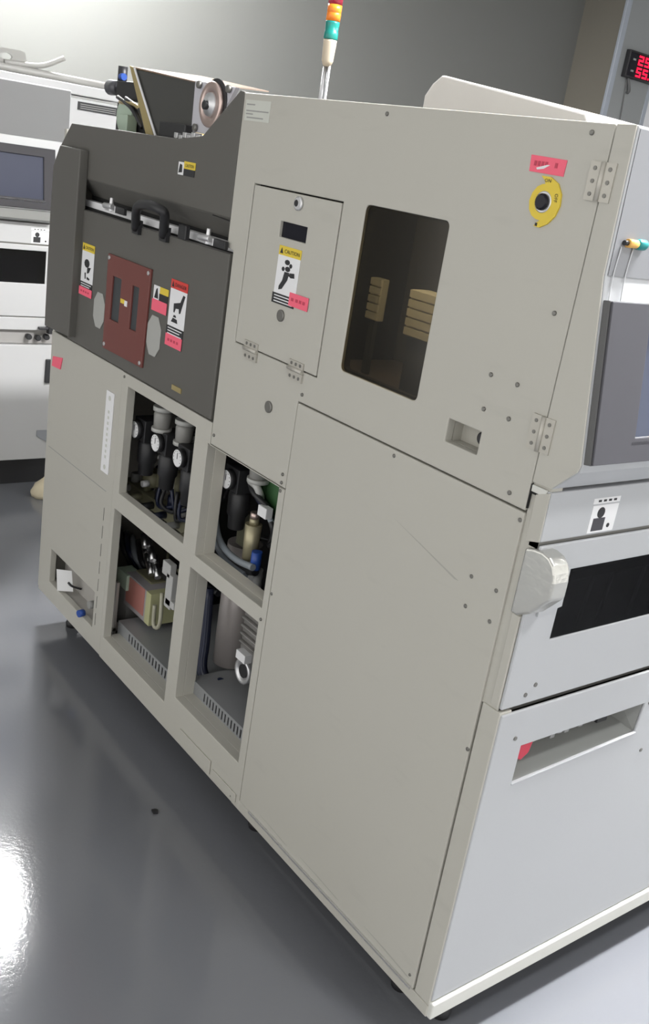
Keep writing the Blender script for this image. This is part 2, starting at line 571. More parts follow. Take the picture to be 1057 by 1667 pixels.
# --- left panel with the small opening
lp = MB()
LO = (-1.838, -1.508, 0.164, 0.277)
lp.plate([(-1.92, 0.102), (-1.4465, 0.102), (-1.4465, 0.951), (-1.93, 0.951)],
         [[(LO[0], LO[2]), (LO[1], LO[2]), (LO[1], LO[3]), (LO[0], LO[3])]], side(0.002), 0.02)
lpo = lp.build('left_side_panel', BEIGE, M, 0.002)
sp = MB()
sp.prism([(-1.905, 0.0015, 0.595), (-1.487, 0.0015, 0.5965), (-1.487, 0.0015, 0.5985), (-1.905, 0.0015, 0.597)], (0, 0.003, 0))
sp.build('panel_joint', LGREY, lpo)
hs = MB()
for i in range(7):
    z = 0.18 + i * 0.055
    hs.box(-1.4905, -1.4885, 0.0012, 0.004, z, z + 0.038)
hs.build('edge_gap', SCREW, lpo)
MB().box(LO[0] - 0.02, LO[1] + 0.02, 0.062, 0.07, LO[2] - 0.05, LO[3] + 0.03).build('recess_back', RECG, lpo)
MB().box(LO[0] - 0.02, LO[1] + 0.02, 0.022, 0.09, LO[2] - 0.015, LO[2] - 0.005).build('recess_floor', RECG, lpo)
ft = MB()
p = at(130, 998, -0.002)
ft.cyl(p + Vector((0, 0.012, 0)), p + Vector((0.004, -0.006, 0)), 0.011, 0.011, 14)
fo = ft.build('hose_fitting', BLUE, lpo)
p2 = at(138, 986, 0.01)
MB().cyl(p2 + Vector((0, 0.03, 0)), p2 + Vector((0, 0.012, 0)), 0.012, 0.012, 14).build('fitting_nut', LGREY, fo)
st = MB()
st.box(-1.528, -1.481, -0.0005, 0.0015, 0.648, 0.878)
st.m = 1
for z in (0.86, 0.664):
    st.plate(circle(-1.505, z, 0.007, 12), [], side(-0.0012), 0.0006)
for i in range(9):
    st.box(-1.509, -1.501, -0.0012, -0.0005, 0.69 + i * 0.016, 0.698 + i * 0.016)
st.build('vertical_label', [WHT, PALE], lpo)
MB().prism([(-1.908, -0.001, 0.878), (-1.838, -0.001, 0.889), (-1.849, -0.001, 0.852), (-1.912, -0.001, 0.848)], (0, 0.0025, 0)).build('pink_sticker', PINK, lpo)

# --- end pillar (dark grey cover standing proud at the left end)
pl = MB()
pl.prism([(-1.885, -0.026, 1.476), (-1.748, -0.026, 1.476), (-1.748, -0.026, 0.972), (-1.925, -0.026, 0.966), (-1.93, -0.026, 1.26), (-1.925, -0.026, 1.42)], (0, 0.0265, 0))
pl.build('end_cover', DARK, M, 0.003)

# --- upper dark cover, lip slanting inwards over the door
cov = MB()
Z1 = 1.400
prof = [(-1.875, 1.537), (-1.265, 1.5425), (-1.155, 1.5565), (-1.018, 1.6555), (-1.0015, 1.654), (-1.0015, Z1), (-1.80, Z1 + 0.004), (-1.953, Z1 + 0.02), (-1.953, 1.465)]
cov.prism([(x, 0.0, z) for x, z in prof], (0, 0.03, 0))
lipA = [(-1.80, 0.0, Z1 + 0.004), (-1.0015, 0.0, Z1), (-1.0015, 0.045, 1.352), (-1.80, 0.045, 1.358)]
cov.prism(lipA, (0, 0.012, 0.006))
co = cov.build('upper_cover', DARK, M, 0.002)
MB().prism([(-1.075, -0.0006, 1.3985), (-1.003, -0.0006, 1.3955), (-1.003, -0.0006, 1.394), (-1.075, -0.0006, 1.397)], (0, 0.002, 0)).build('cover_seam', GAP, co)

# inner pale bar seen through the gap, and dark void behind
MB().box(-1.80, -0.992, 0.02, 0.04, 1.325, 1.347).build('inner_bar', WHT, M)
MB().box(-1.81, -0.985, 0.046, 0.05, 1.29, 1.40).build('gap_void', GAP, M)

# --- dark service door
DO = MB()
DOX0, DOX1, DOZ0, DOZ1 = -1.803, -0.980, 0.957, 1.322
DO.plate([(DOX0, DOZ0), (DOX1, DOZ0), (DOX1, DOZ1 + 0.006), (DOX0, DOZ1)], [], side(-0.004), 0.02)
door = DO.build('service_door', DARK, M, 0.002)
MB().box(-1.82, -0.975, 0.0165, 0.019, 0.951, 1.33).build('door_gap_backing', GAP, M)
# handle
hp = [(at(221, 372, -0.012)), at(222, 345, -0.03), at(228, 334, -0.04), at(244, 334, -0.045), at(260, 341, -0.04), at(268, 350, -0.03), at(266, 384, -0.012)]
hd = MB()
hd.tube(hp, 0.0115, 10, 5)
for q in (hp[0], hp[-1]):
    hd.cbox((q.x, -0.008, q.z + 0.004), 0.034, 0.012, 0.034)
hd.build('handle', BLACK, door)
# latches
for px, py in ((180, 336), (337, 388)):
    q = at(px, py, -0.012)
    la = MB()
    la.cbox((q.x, -0.009, q.z - 0.004), 0.06, 0.010, 0.016)
    la.cyl((q.x - 0.02, -0.02, q.z), (q.x + 0.028, -0.02, q.z + 0.002), 0.007, 0.007, 12)
    la.cyl((q.x + 0.005, -0.012, q.z - 0.012), (q.x + 0.005, -0.012, q.z + 0.022), 0.007, 0.005, 12)
    lo_ = la.build('latch', ALU, door, 0.001)
    MB().cbox((q.x + 0.055, -0.0085, q.z - 0.004), 0.05, 0.009, 0.017).build('catch', BLACK, lo_, 0.001)
q = at(299, 378, -0.01)
MB().cbox((q.x, -0.009, q.z), 0.036, 0.012, 0.032).build('stop_block', BLACK, door, 0.002)
# red slotted plate
RP = MB()
RP.plate([(-1.563, 1.236), (-1.319, 1.236), (-1.324, 0.990), (-1.556, 0.988)],
         [rect(-1.527, -1.474, 1.071, 1.184), rect(-1.411, -1.372, 1.071, 1.181)], side(-0.010), 0.006)
rpo = RP.build('red_plate', REDP, door, 0.0012)
sb = MB()
sb.box(-1.535, -1.465, -0.0048, -0.0042, 1.06, 1.19)
sb.box(-1.42, -1.36, -0.0048, -0.0042, 1.06, 1.19)
sb.build('slot_backing', mat('slate_slot', (0.045, 0.052, 0.056), 0.4), rpo)
for x, z in ((-1.553, 1.226), (-1.33, 1.225), (-1.335, 1.0), (-1.546, 1.0)):
    MB().lathe((x, -0.010, z), (0, -1, 0), [(0, 0.006), (0.002, 0.005)], 12).build('screw', ALU, rpo)
tg = MB()
tg.box(-1.468, -1.445, -0.0112, -0.0101, 1.126, 1.137)
tg.m = 1
tg.box(-1.445, -1.43, -0.0112, -0.0101, 1.122, 1.136)
tg.build('small_tag', [YEL, WHT], rpo)
# pale plates beside the red plate
for cx, cz, w_, h_ in ((-1.603, 1.078, 0.034, 0.047), (-1.283, 1.081, 0.035, 0.049)):
    dm = MB()
    dm.plate([(cx - w_ * 0.45, cz - h_), (cx + w_ * 0.45, cz - h_), (cx + w_, cz - h_ * 0.5), (cx + w_, cz + h_ * 0.45), (cx + w_ * 0.45, cz + h_), (cx - w_ * 0.45, cz + h_), (cx - w_, cz + h_ * 0.5), (cx - w_, cz - h_ * 0.45)], [], side(-0.0065), 0.0025)
    dm.build('round_plate', DIA, door, 0.001)
q = at(288, 636, -0.004)
MB().cbox((q.x, -0.0055, q.z + 0.004), 0.045, 0.0025, 0.012).build('yellow_tab', CHROMATE, door)


def warning_label(parent, x0, x1, z0, z1, y, top, picto, pink=None, dark=True, word='CAUTION', topink=INK):
    """tall safety label: coloured header with word, white pictogram field, black text field, pink sticker under it"""
    h = z1 - z0
    zb = z0 + h * (0.18 if dark else 0.0)
    zt = z1 - h * 0.16
    L = MB()
    f = side(y)
    L.plate(rect(x0, x1, zb, zt), [], f, 0.001)
    L.m = 1
    L.plate(rect(x0, x1, zt, z1), [], f, 0.001)
    L.m = 2
    if dark:
        L.plate(rect(x0 - 0.004, x1 - 0.002, z0, zb), [], f, 0.001)
    w = x1 - x0
    L.plate([(x0 + w * 0.06, zt + h * 0.03), (x0 + w * 0.2, zt + h * 0.03), (x0 + w * 0.13, z1 - h * 0.03)], [], side(y - 0.0004), 0.0003)
    L.text(word, side(y - 0.0004), x0 + w * 0.27, x1 - w * 0.06, zt + h * 0.045, z1 - h * 0.05, 0.0003)
    for poly in picto:
        L.plate([(x0 + u * w, zb + v * (zt - zb)) for u, v in poly], [], side(y - 0.0004), 0.0003)
    L.m = 3
    if dark:
        for k in range(3):
            zz = z0 + h * 0.03 + k * h * 0.05
            L.box(x0 + w * 0.05, x1 - w * (0.1 + 0.12 * (k % 2)), y - 0.0005, y - 0.0001, zz, zz + h * 0.018)
    o = L.build('warning_label', [WHT, top, INK, WHT], parent)
    if pink:
        a, b_, c_, d_ = pink
        P = MB()
        P.plate(rect(a, b_, c_, d_), [], side(y - 0.0012), 0.001)
        P.m = 1
        for k in range(4):
            uu = a + (b_ - a) * (0.15 + 0.18 * k)
            P.box(uu, uu + (b_ - a) * 0.11, y - 0.0015, y - 0.0011, c_ + (d_ - c_) * 0.4, c_ + (d_ - c_) * 0.62)
        P.build('pink_sticker', [PINK, PINKT], o)
    return o


HAND = [circle(0.45, 0.85, 0.12, 8, 0.07), circle(0.62, 0.78, 0.07, 8, 0.06), circle(0.3, 0.66, 0.07, 8, 0.06), circle(0.5, 0.68, 0.12, 8, 0.07),
        [(0.38, 0.6), (0.6, 0.6), (0.55, 0.4), (0.35, 0.14), (0.2, 0.1), (0.2, 0.2), (0.32, 0.36)], [(0.58, 0.52), (0.62, 0.6), (0.82, 0.62), (0.85, 0.5), (0.68, 0.48)]]
FACE = [circle(0.45, 0.62, 0.22, 10, 0.14), [(0.5, 0.5), (0.8, 0.52), (0.66, 0.34), (0.5, 0.3)], [(0.3, 0.3), (0.4, 0.32), (0.42, 0.12), (0.34, 0.1)], [(0.52, 0.2), (0.75, 0.16), (0.7, 0.1), (0.5, 0.12)]]
ANIM = [[(0.28, 0.62), (0.66, 0.7), (0.8, 0.92), (0.92, 0.9), (0.8, 0.62), (0.72, 0.42), (0.64, 0.4), (0.6, 0.52), (0.42, 0.5), (0.36, 0.38), (0.3, 0.4)], [(0.2, 0.12), (0.6, 0.12), (0.55, 0.22), (0.3, 0.24)], [(0.3, 0.26), (0.5, 0.26), (0.45, 0.32), (0.34, 0.32)]]

warning_label(door, -1.735, -1.657, 1.112, 1.238, -0.0055, YEL, FACE, (-1.74, -1.656, 1.098, 1.120))
warning_label(door, -1.220, -1.140, 1.100, 1.233, -0.0055, REDS, ANIM, (-1.222, -1.142, 1.076, 1.104), word='DANGER')
w3 = MB()
w3.plate(rect(-1.304, -1.272, 1.168, 1.203), [], side(-0.0055), 0.001)
w3.m = 1
w3.plate(rect(-1.272, -1.229, 1.187, 1.203), [], side(-0.0055), 0.001)
w3.m = 2
w3.plate(rect(-1.274, -1.231, 1.168, 1.187), [], side(-0.0055), 0.001)
w3.plate([(-1.298, 1.173), (-1.278, 1.173), (-1.284, 1.198), (-1.29, 1.195)], [], side(-0.006), 0.0003)
w3o = w3.build('warning_label', [WHT, YEL, INK], door)
MB().plate(rect(-1.306, -1.230, 1.142, 1.170), [], side(-0.0067), 0.001).build('pink_sticker', PINK, w3o)
# small label on the upper cover
w4 = MB()
w4.plate(rect(-1.248, -1.222, 1.466, 1.494), [], side(-0.0015), 0.001)
w4.m = 1
w4.plate(rect(-1.222, -1.170, 1.481, 1.497), [], side(-0.0015), 0.001)
w4.m = 2
w4.plate(rect(-1.222, -1.172, 1.466, 1.481), [], side(-0.0015), 0.001)
w4.plate([(-1.245, 1.470), (-1.228, 1.472), (-1.23, 1.488), (-1.24, 1.49)], [], side(-0.002), 0.0003)
w4.text('CAUTION', side(-0.002), -1.214, -1.176, 1.485, 1.492, 0.0003)
w4.build('warning_label', [WHT, YEL, INK], co)

# --- access door on the upper panel
AD = MB()
g = 0.0028
AD.plate([(DX0 + 0.004, DZ0 + g), (DX1 - g, DZ0 + g), (DX1 - g, DZ1 - g), (DX0 + 0.006, DZ1 - g)], [rect(-0.809, -0.716, 1.391, 1.4215)], side(-0.001), 0.014)
ad = AD.build('access_door', BEIGE, M, 0.0015)
MB().box(DX0 - 0.01, DX1 + 0.01, 0.0185, 0.021, DZ0 - 0.01, DZ1 + 0.01).build('door_recess', GAP, M)
MB().box(-0.812, -0.713, 0.006, 0.012, 1.388, 1.4245).build('display_window', BLACKG, ad)
lk = MB()
lk.lathe((-0.753, -0.001, 1.461), (0, -1, 0), [(0, 0.0135), (0.004, 0.0135), (0.005, 0.011)], 20)
lk.m = 1
lk.lathe((-0.757, -0.0055, 1.461), (0, -1, 0), [(0, 0.007), (0.0012, 0.006)], 14)
lk.build('lock', [ALU, BLACK], ad)
warning_label(ad, -0.799, -0.722, 1.262, 1.376, -0.0022, YEL, HAND, None)
pk = MB()
pk.prism([(-0.741, -0.0035, 1.2925), (-0.676, -0.0035, 1.2925), (-0.676, -0.0035, 1.2665), (-0.741, -0.0035, 1.2665)], (0, 0.001, 0))
pk.m = 1
for k, x in enumerate((-0.733, -0.718, -0.706, -0.694)):
    pk.box(x, x + 0.008, -0.004, -0.0034, 1.277, 1.283)
pk.build('pink_sticker', [PINK, PINKT], ad)
MB().lathe((-0.763, -0.001, 1.241), (0, -1, 0), [(0, 0.012), (0.003, 0.012), (0.0035, 0.010)], 20).build('plug', SCREW, ad)
for x0, x1 in ((-0.881, -0.829), (-0.711, -0.661)):
    hg = MB()
    hg.box(x0, x1, -0.004, -0.0012, 1.153, 1.166)
    hg.box(x0, x1, -0.004, -0.0002, 1.127, 1.144)
    hg.cyl((x0, -0.004, 1.149), (x1, -0.004, 1.149), 0.0045, 0.0045, 12)
    hg.m = 1
    for i in range(3):
        xx = x0 + (x1 - x0) * (0.2 + 0.3 * i)
        hg.cyl((xx, -0.0048, 1.134), (xx, -0.004, 1.134), 0.0035, 0.0035, 10)
        hg.cyl((xx, -0.0048, 1.160), (xx, -0.004, 1.160), 0.0035, 0.0035, 10)
    hg.build('hinge', [HINGE, SCREW], M)
MB().lathe((-0.763, 0.0, 1.050), (0, -1, 0), [(0, 0.0125), (0.003, 0.0125), (0.004, 0.010)], 20).build('plug', SCREW, M)

# serial label
sn = MB()
sn.plate(rect(-0.990, -0.897, 1.599, 1.639), [], side(-0.0008), 0.0007)
sn.m = 1
for z, a, b_ in ((1.629, 0, 0.35), (1.617, 0, 0.95), (1.611, 0, 0.3), (1.604, 0.05, 0.75)):
    sn.box(-0.985 + 0.088 * a, -0.985 + 0.088 * b_, -0.0012, -0.0007, z, z + 0.0025)
sn.build('serial_label', [PALE, LGREY], M)

# main switch
ms = MB()
pts = []
for i in range(33):
    t = PI * 0.62 - 2 * PI * 0.80 * i / 32
    r = 0.0265
    if -0.35 * PI < t < 0.45 * PI:
        r = 0.0285
    pts.append((-0.146 + r * math.cos(t), 1.539 + r * 1.05 * math.sin(t)))
crescent = [(-0.158, 1.5735), (-0.140, 1.5735), (-0.124, 1.566), (-0.114, 1.552), (-0.112, 1.536), (-0.117, 1.521), (-0.128, 1.509), (-0.142, 1.502), (-0.153, 1.503), (-0.149, 1.508), (-0.143, 1.512),
            (-0.152, 1.513), (-0.161, 1.517), (-0.168, 1.525), (-0.171, 1.537), (-0.168, 1.549), (-0.161, 1.558), (-0.152, 1.5625), (-0.147, 1.563), (-0.150, 1.568)]
ms.plate(crescent, [circle(-0.144, 1.538, 0.013, 20)], side(-0.003), 0.003)
ms.m = 1
ms.text('OFF', lambda u, v, w: Vector((-0.1215 + (v - 0.5) * 0.006, -0.0035, 1.546 - (u - 0.5) * 0.012)), 0, 1, 0, 1)
ms.text('ON', side(-0.0033), -0.149, -0.137, 1.5655, 1.5705, 0.0003)
ms.box(-0.150, -0.146, -0.0036, -0.003, 1.5035, 1.508)
ms.m = 2
ms.lathe((-0.144, 0.0, 1.538), (0, -1, 0), [(0, 0.0155), (0.0036, 0.0155), (0.004, 0.014)], 24)
mso = ms.build('main_switch', [YEL, INK, ALU], M)
MB().lathe((-0.144, -0.0035, 1.538), (0, -1, 0), [(0, 0.012), (0.004, 0.012), (0.006, 0.009)], 20).build('key_knob', BLACKG, mso)
ps = MB()
ps.prism([(-0.187, -0.0012, 1.6005), (-0.118, -0.0012, 1.5985), (-0.119, -0.0012, 1.576), (-0.185, -0.0012, 1.5775)], (0, 0.001, 0))
ps.m = 1
for x in (-0.178, -0.171, -0.164, -0.157, -0.138):
    ps.box(x, x + 0.005, -0.0017, -0.0011, 1.586, 1.593)
ps.m = 2
ps.prism([(-0.172, -0.0019, 1.5835), (-0.152, -0.0019, 1.589), (-0.147, -0.0019, 1.589), (-0.158, -0.0019, 1.583), (-0.170, -0.0019, 1.581)], (0, 0.0006, 0))
ps.build('pink_sticker', [PINK, PINKT, WHT], M)

# screws
for x, z in ((-0.175, 1.272), (-0.118, 1.271), (-0.175, 1.216), (-0.120, 1.216), (-0.533, 1.637), (-0.086, 1.638), (-0.079, 1.389), (-0.086, 1.106),
             (-0.053, 1.073), (-0.124, 0.945), (-0.067, 0.945), (-0.123, 0.891), (-0.066, 0.890), (-0.050, 0.656), (-0.06, 0.152), (-0.36, 1.076),
             (-0.655, 1.106), (-0.658, 0.666), (-0.962, 0.926), (-0.681, 0.929), (-0.681, 0.911), (-0.681, 0.893), (-1.43, 0.94), (-0.684, 0.592), (-0.89, 0.128), (-0.70, 0.118)):
    r = 0.0037 if z > 0.2 else 0.003
    s_ = MB()
    s_.lathe((x, 0.0, z), (0, -1, 0), [(0, r), (0.002, r), (0.003, r * 0.7)], 12)
    s_.build('screw', SCREW, M)

# hood hinges
for z0, z1 in ((1.550, 1.602), (1.186, 1.240)):
    hg = MB()
    hg.box(-0.073, -0.0525, -0.0035, -0.0005, z0, z1)
    hg.box(-0.0485, -0.029, -0.0035, -0.0012, z0, z1)
    hg.cyl((-0.0505, -0.004, z0), (-0.0505, -0.004, z1), 0.0038, 0.0038, 12)
    hg.m = 1
    for i in range(3):
        zz = z0 + (z1 - z0) * (0.17 + 0.33 * i)
        hg.cyl((-0.064, -0.0046, zz), (-0.064, -0.0034, zz), 0.003, 0.003, 10)
        hg.cyl((-0.038, -0.0046, zz), (-0.038, -0.0034, zz), 0.003, 0.003, 10)
    hg.build('hinge', [HINGE, SCREW], M)


# ------------------------------------------------------------------ machine front, the same on both machines
def build_front(root, X, y0, y1, near):
    paint = WHITE if near else GREY2
    hp_ = [(-0.013, 1.653), (-0.008, 1.455), (0.033, 1.190), (0.030, 1.178), (-0.010, 1.1385), (-0.0475, 1.1375), (-0.0475, 1.652)]
    hb = MB()
    hb.prism([(X + x, y0 + 0.002, z) for x, z in hp_], (0, y1 - y0 - 0.002, 0))
    hood = hb.build('hood', paint, root, 0.003)
    hc = MB()
    hc.prism([(X - 0.0128, y0 + 0.006, 1.6485), (X - 0.0076, y0 + 0.006, 1.4565), (X - 0.0064, y0 + 0.006, 1.4568), (X - 0.0116, y0 + 0.006, 1.6488)], (0, y1 - y0 - 0.01, 0))
    hc.build('hood_cover', HOODC if near else HOODF, hood)
    O = Vector((X + 0.033, 0, 1.190))
    T = Vector((-0.041, 0, 0.265)).normalized()
    N = Vector((0.265, 0, 0.041)).normalized()

    def sl_(u, v, w):
        return O + T * v + N * (-w) + Vector((0, u, 0))
    bz0, bz1 = (0.004, 0.557) if near else (y0 + 0.03, 0.449)
    s0, s1 = (0.098, 0.47) if near else (y0 + 0.08, 0.402)
    t0, t1 = 0.002, 0.236
    bz = MB()
    bz.plate(rect(bz0 + 0.001, bz1, t0 + 0.001, t1 - 0.001), [rect(s0, s1, 0.040, 0.202)], lambda u, v, w: sl_(u, v, w - 0.016), 0.004)
    con = bz.build('screen_console', BEZEL if near else BEZEL2, root, 0.0012)
    be = MB()
    be.plate(rect(bz0, bz1, t0, t1), [rect(s0, s1, 0.040, 0.202)], lambda u, v, w: sl_(u, v, w - 0.012), 0.012)
    be.build('console_edge', BEZELS, con, 0.001)
    MB().plate(rect(s0 - 0.004, s1 + 0.004, 0.034, 0.206), [], lambda u, v, w: sl_(u, v, w - 0.008), 0.006).build('screen', SCREEN if near else SCREEN2, con)
    MB().plate(rect(s0 - 0.008, s1 + 0.006, 0.029, 0.034), [], lambda u, v, w: sl_(u, v, w - 0.016), 0.002).build('screen_rail', WHT, con)
    lg = MB()
    u0 = s0 - 0.0 if near else s0 + 0.05
    lg.plate(rect(u0, u0 + 0.09, 0.212, 0.224), [rect(u0 + 0.004, u0 + 0.086, 0.2145, 0.2215)], lambda u, v, w: sl_(u, v, w - 0.015), 0.001)
    lg.build('name_frame', WHT, con)
    # lower ledge line of the console on the far machine
    dr = MB()
    dr.box(X - 0.036, X - 0.008, y0 + 0.002, y1, 1.052, 1.1335)
    dro = dr.build('keyboard_drawer', paint, root, 0.0025)
    ic = MB()
    yi = 0.112 if near else y1 - 0.135
    k = 1.0 if near else 1.2
    f = front(X - 0.0075)
    ic.plate(rect(yi, yi + 0.066 * k, 1.056, 1.103), [], f, 0.0006)
    ic.plate([(yi - 0.002, 1.106), (yi + 0.066 * k, 1.106), (yi + 0.066 * k, 1.1155), (yi - 0.002, 1.1155)], [], f, 0.0006)
    ic.m = 1
    ic.plate(circle(yi + 0.024, 1.090, 0.0095, 14), [], front(X - 0.0071), 0.0004)
    ic.plate(circle(yi + 0.05 * k, 1.066, 0.004, 8), [], front(X - 0.0071), 0.0004)
    for q_ in range(4):
        ic.box(X - 0.0074, X - 0.0068, yi + 0.01 + q_ * 0.013, yi + 0.017 + q_ * 0.013, 1.109, 1.1125)
    ic.m = 2 if near else 1
    ic.plate(rect(yi + 0.008, yi + 0.038, 1.059, 1.081), [], front(X - 0.0071), 0.0004)
    ic.build('person_label', [WHT, INK, BEZEL], dro)
    # middle panel with the dark slot window
    wy0, wy1 = (0.083, 0.95) if near else (y0 + 0.1, 0.442)
    wz0, wz1 = (0.873, 0.998) if near else (0.893, 1.026)
    mp_ = MB()
    yo0, yo1 = y0 + 0.003, y1 + 0.5
    mp_.plate(rect(yo0, yo1, 0.757, 1.047), [rect(wy0, wy1, wz0, wz1)], front(X - 0.004), 0.006)
    mpo = mp_.build('middle_front_panel', paint, root, 0.002)
    ib = MB()
    ib.box(X - 0.16, X - 0.15, wy0 - 0.05, wy1 + 0.05, wz0 - 0.05, wz1 + 0.05)
    ib.box(X - 0.15, X - 0.025, wy0 - 0.05, wy0 - 0.04, wz0 - 0.05, wz1 + 0.05)
    ib.box(X - 0.15, X - 0.025, wy1 + 0.04, wy1 + 0.05, wz0 - 0.05, wz1 + 0.05)
    ib.box(X - 0.15, X - 0.025, wy0 - 0.04, wy1 + 0.04, wz0 - 0.05, wz0 - 0.04)
    ib.box(X - 0.15, X - 0.025, wy0 - 0.04, wy1 + 0.04, wz1 + 0.04, wz1 + 0.05)
    ib.build('slot_box', BLACKG, mpo)
    MB().box(X - 0.0085, X - 0.006, wy0 + 0.0006, wy1 - 0.0006, wz0 + 0.0006, wz1 - 0.0006).build('slot_window', tinted('dark_slot_glass', (0.25, 0.25, 0.28), 0.025, 0.1), mpo)
    rr_ = MB()
    for q_ in range(6):
        yy = wy0 + 0.05 + q_ * 0.075 + 0.02 * (q_ % 2)
        rr_.cyl((X - 0.06, yy, wz0 - 0.03), (X - 0.05, yy + 0.01, wz1 + 0.03), 0.0035, 0.0035, 8)
    rr_.cyl((X - 0.07, wy0, wz0 + 0.06), (X - 0.07, wy1, wz0 + 0.065), 0.003, 0.003, 8)
    rr_.build('slot_rods', LGREY, mpo)
    MB().box(X - 0.03, X - 0.012, yo0 + 0.003, yo1, 0.745, 0.762).build('front_gap', SCREW, root)
    MB().box(X - 0.03, X - 0.011, y0 + 0.004, y1, 1.040, 1.060).build('drawer_gap', SCREW, root)
    return hood, mpo, paint, sl_


hood, midp, _, slope = build_front(M, 0.0, 0.0, 0.62, True)
# beige side cheek of the hood and drawer
ck = MB()
ck.prism([(x, -0.0012, z) for x, z in ((-0.0465, 1.652), (-0.0145, 1.653), (-0.0095, 1.455), (0.0315, 1.190), (0.0285, 1.179), (-0.010, 1.1395), (-0.0465, 1.1385))], (0, 0.0028, 0))
ck.build('side_cheek', BEIGE, hood, 0.0008)
MB().prism([(-0.035, -0.0008, 1.122), (-0.0095, -0.0008, 1.1325), (-0.0085, -0.0008, 1.053), (-0.034, -0.0008, 1.0455)], (0, 0.0025, 0)).build('drawer_cheek', BEIGE, M, 0.0006)
MB().box(-0.046, -0.0165, -0.0005, 0.004, 1.1235, 1.1345).build('hood_support', CREAM, M, 0.001)
dg = MB()
dg.box(-0.0455, -0.012, -0.0007, 0.003, 1.1205, 1.1227)
dg.box(-0.0478, -0.0458, -0.0007, 0.003, 1.095, 1.135)
dg.build('cheek_gap', GAP, M)
MB().box(-1.0, -0.06, 0.625, YB - 0.001, 1.05, 1.631).build('rear_cabinet', BEIGE, M, 0.003)
# signal tower's reflection in the hood, modelled as coloured solids with two pale streaks
hx = lambda z: -0.013 + (1.653 - z) / (1.653 - 1.455) * 0.005
pg = MB()
q0 = Vector((hx(1.503) + 0.005, 0.024, 1.503))
pg.cyl(q0 + Vector((0, -0.004, 0)), q0 + Vector((0, 0.004, 0)), 0.0035, 0.0035, 10)
pg.m = 1
pg.cyl(q0 + Vector((0, 0.004, 0)), q0 + Vector((0, 0.024, 0)), 0.006, 0.006, 12)
pg.m = 2
pg.lathe(q0 + Vector((0, 0.026, 0)), (0, 1, 0), [(0, 0.005), (0.004, 0.0075), (0.016, 0.0075), (0.020, 0.005)], 14)
pgo = pg.build('tower_reflection', [BLACK, AMBER, TEAL], hood)
for yy in (0.019, 0.046):
    MB().tube([(hx(1.5) + 0.003, yy, 1.497), (hx(1.455) + 0.003, yy - 0.004, 1.455), (0.004, yy - 0.009, 1.40)], 0.001, 8, 4).build('hood_streak', mat('pale_streak', (0.50, 0.51, 0.525), 0.4), pgo)

# polished wrap-round corner guard
gd = MB()
gp = [(-0.030, 0.925), (-0.030, 1.036), (-0.012, 1.041), (0.004, 1.0425), (0.019, 1.039), (0.030, 1.030), (0.036, 1.018), (0.0385, 1.004), (0.0385, 0.975), (0.008, 0.939), (-0.016, 0.925)]
gd.prism([(x, -0.003, z) for x, z in gp], (0, 0.037, 0))
gdo = gd.build('corner_guard', FOIL, M, 0.004, 3)
fb = MB()
fb.prism([(0.0, 0.030, 0.925), (0.0, 0.086, 0.935), (0.0, 0.084, 1.004), (0.0, 0.03, 1.015)], (-0.0035, 0, 0))
fb.build('guard_tab', WHITE, gdo)

# lower front panel with recessed pull
lf = MB()
RY0, RY1 = 0.074, 0.419
lf.plate([(0.004, 0.139), (1.1, 0.139), (1.1, 0.748), (0.004, 0.748)], [[(RY0, 0.597), (RY1, 0.611), (RY1 + 0.006, 0.674), (RY0, 0.673)]], front(0.0), 0.006)
lfo = lf.build('lower_front_panel', WHITE, M, 0.002)
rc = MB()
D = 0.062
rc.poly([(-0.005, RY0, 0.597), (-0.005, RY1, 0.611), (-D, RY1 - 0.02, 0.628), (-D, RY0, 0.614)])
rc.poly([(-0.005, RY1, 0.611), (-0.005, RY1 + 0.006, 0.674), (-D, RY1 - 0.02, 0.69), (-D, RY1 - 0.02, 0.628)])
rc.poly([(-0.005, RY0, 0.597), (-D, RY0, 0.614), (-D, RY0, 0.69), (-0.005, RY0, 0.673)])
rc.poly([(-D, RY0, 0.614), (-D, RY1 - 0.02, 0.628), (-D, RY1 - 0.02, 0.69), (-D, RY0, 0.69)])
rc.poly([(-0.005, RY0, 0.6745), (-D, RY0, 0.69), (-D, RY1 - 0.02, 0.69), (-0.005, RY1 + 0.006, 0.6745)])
rco = rc.build('pull_recess', mat('shade_toned_recess', (0.24, 0.245, 0.235), 0.5), lfo)  # darker than the panel paint: the recess's shade is put into the colour
lb = MB()
lb.cyl((-0.052, 0.11, 0.630), (-0.052, 0.36, 0.642), 0.008, 0.008, 12)
lb.m = 1
for i in range(7):
    lb.cbox((-0.046, 0.215 + i * 0.02, 0.634 + i * 0.001 + (i % 2) * 0.004), 0.014, 0.012, 0.013)
lb.m = 2
lb.cbox((-0.045, 0.352, 0.642), 0.022, 0.03, 0.022)
lb.build('latch_bar', [CREAM, STEEL, BLACK], rco, 0.001)
rk = MB()
rk.prism([(-0.004, 0.073, 0.673), (-0.004, 0.112, 0.673), (-0.004, 0.106, 0.648), (-0.004, 0.088, 0.637), (-0.004, 0.074, 0.645)], (-0.03, 0, 0))
rk.build('red_stop', REDK, rco, 0.003)
bl = MB()
bl.prism([(-0.004, RY0 - 0.002, 0.594), (0.0018, RY0 - 0.002, 0.594), (0.0018, RY0 - 0.002, 0.5975), (-0.004, RY0 - 0.002, 0.5985)], (0, RY1 - RY0 + 0.004, 0.014))
bl.build('recess_lip', WHITE, lfo, 0.001)
MB().box(-0.03, 0.006, 0.003, 1.1, 0.100, 0.1365).build('front_bottom_rail', CREAM, M, 0.003)
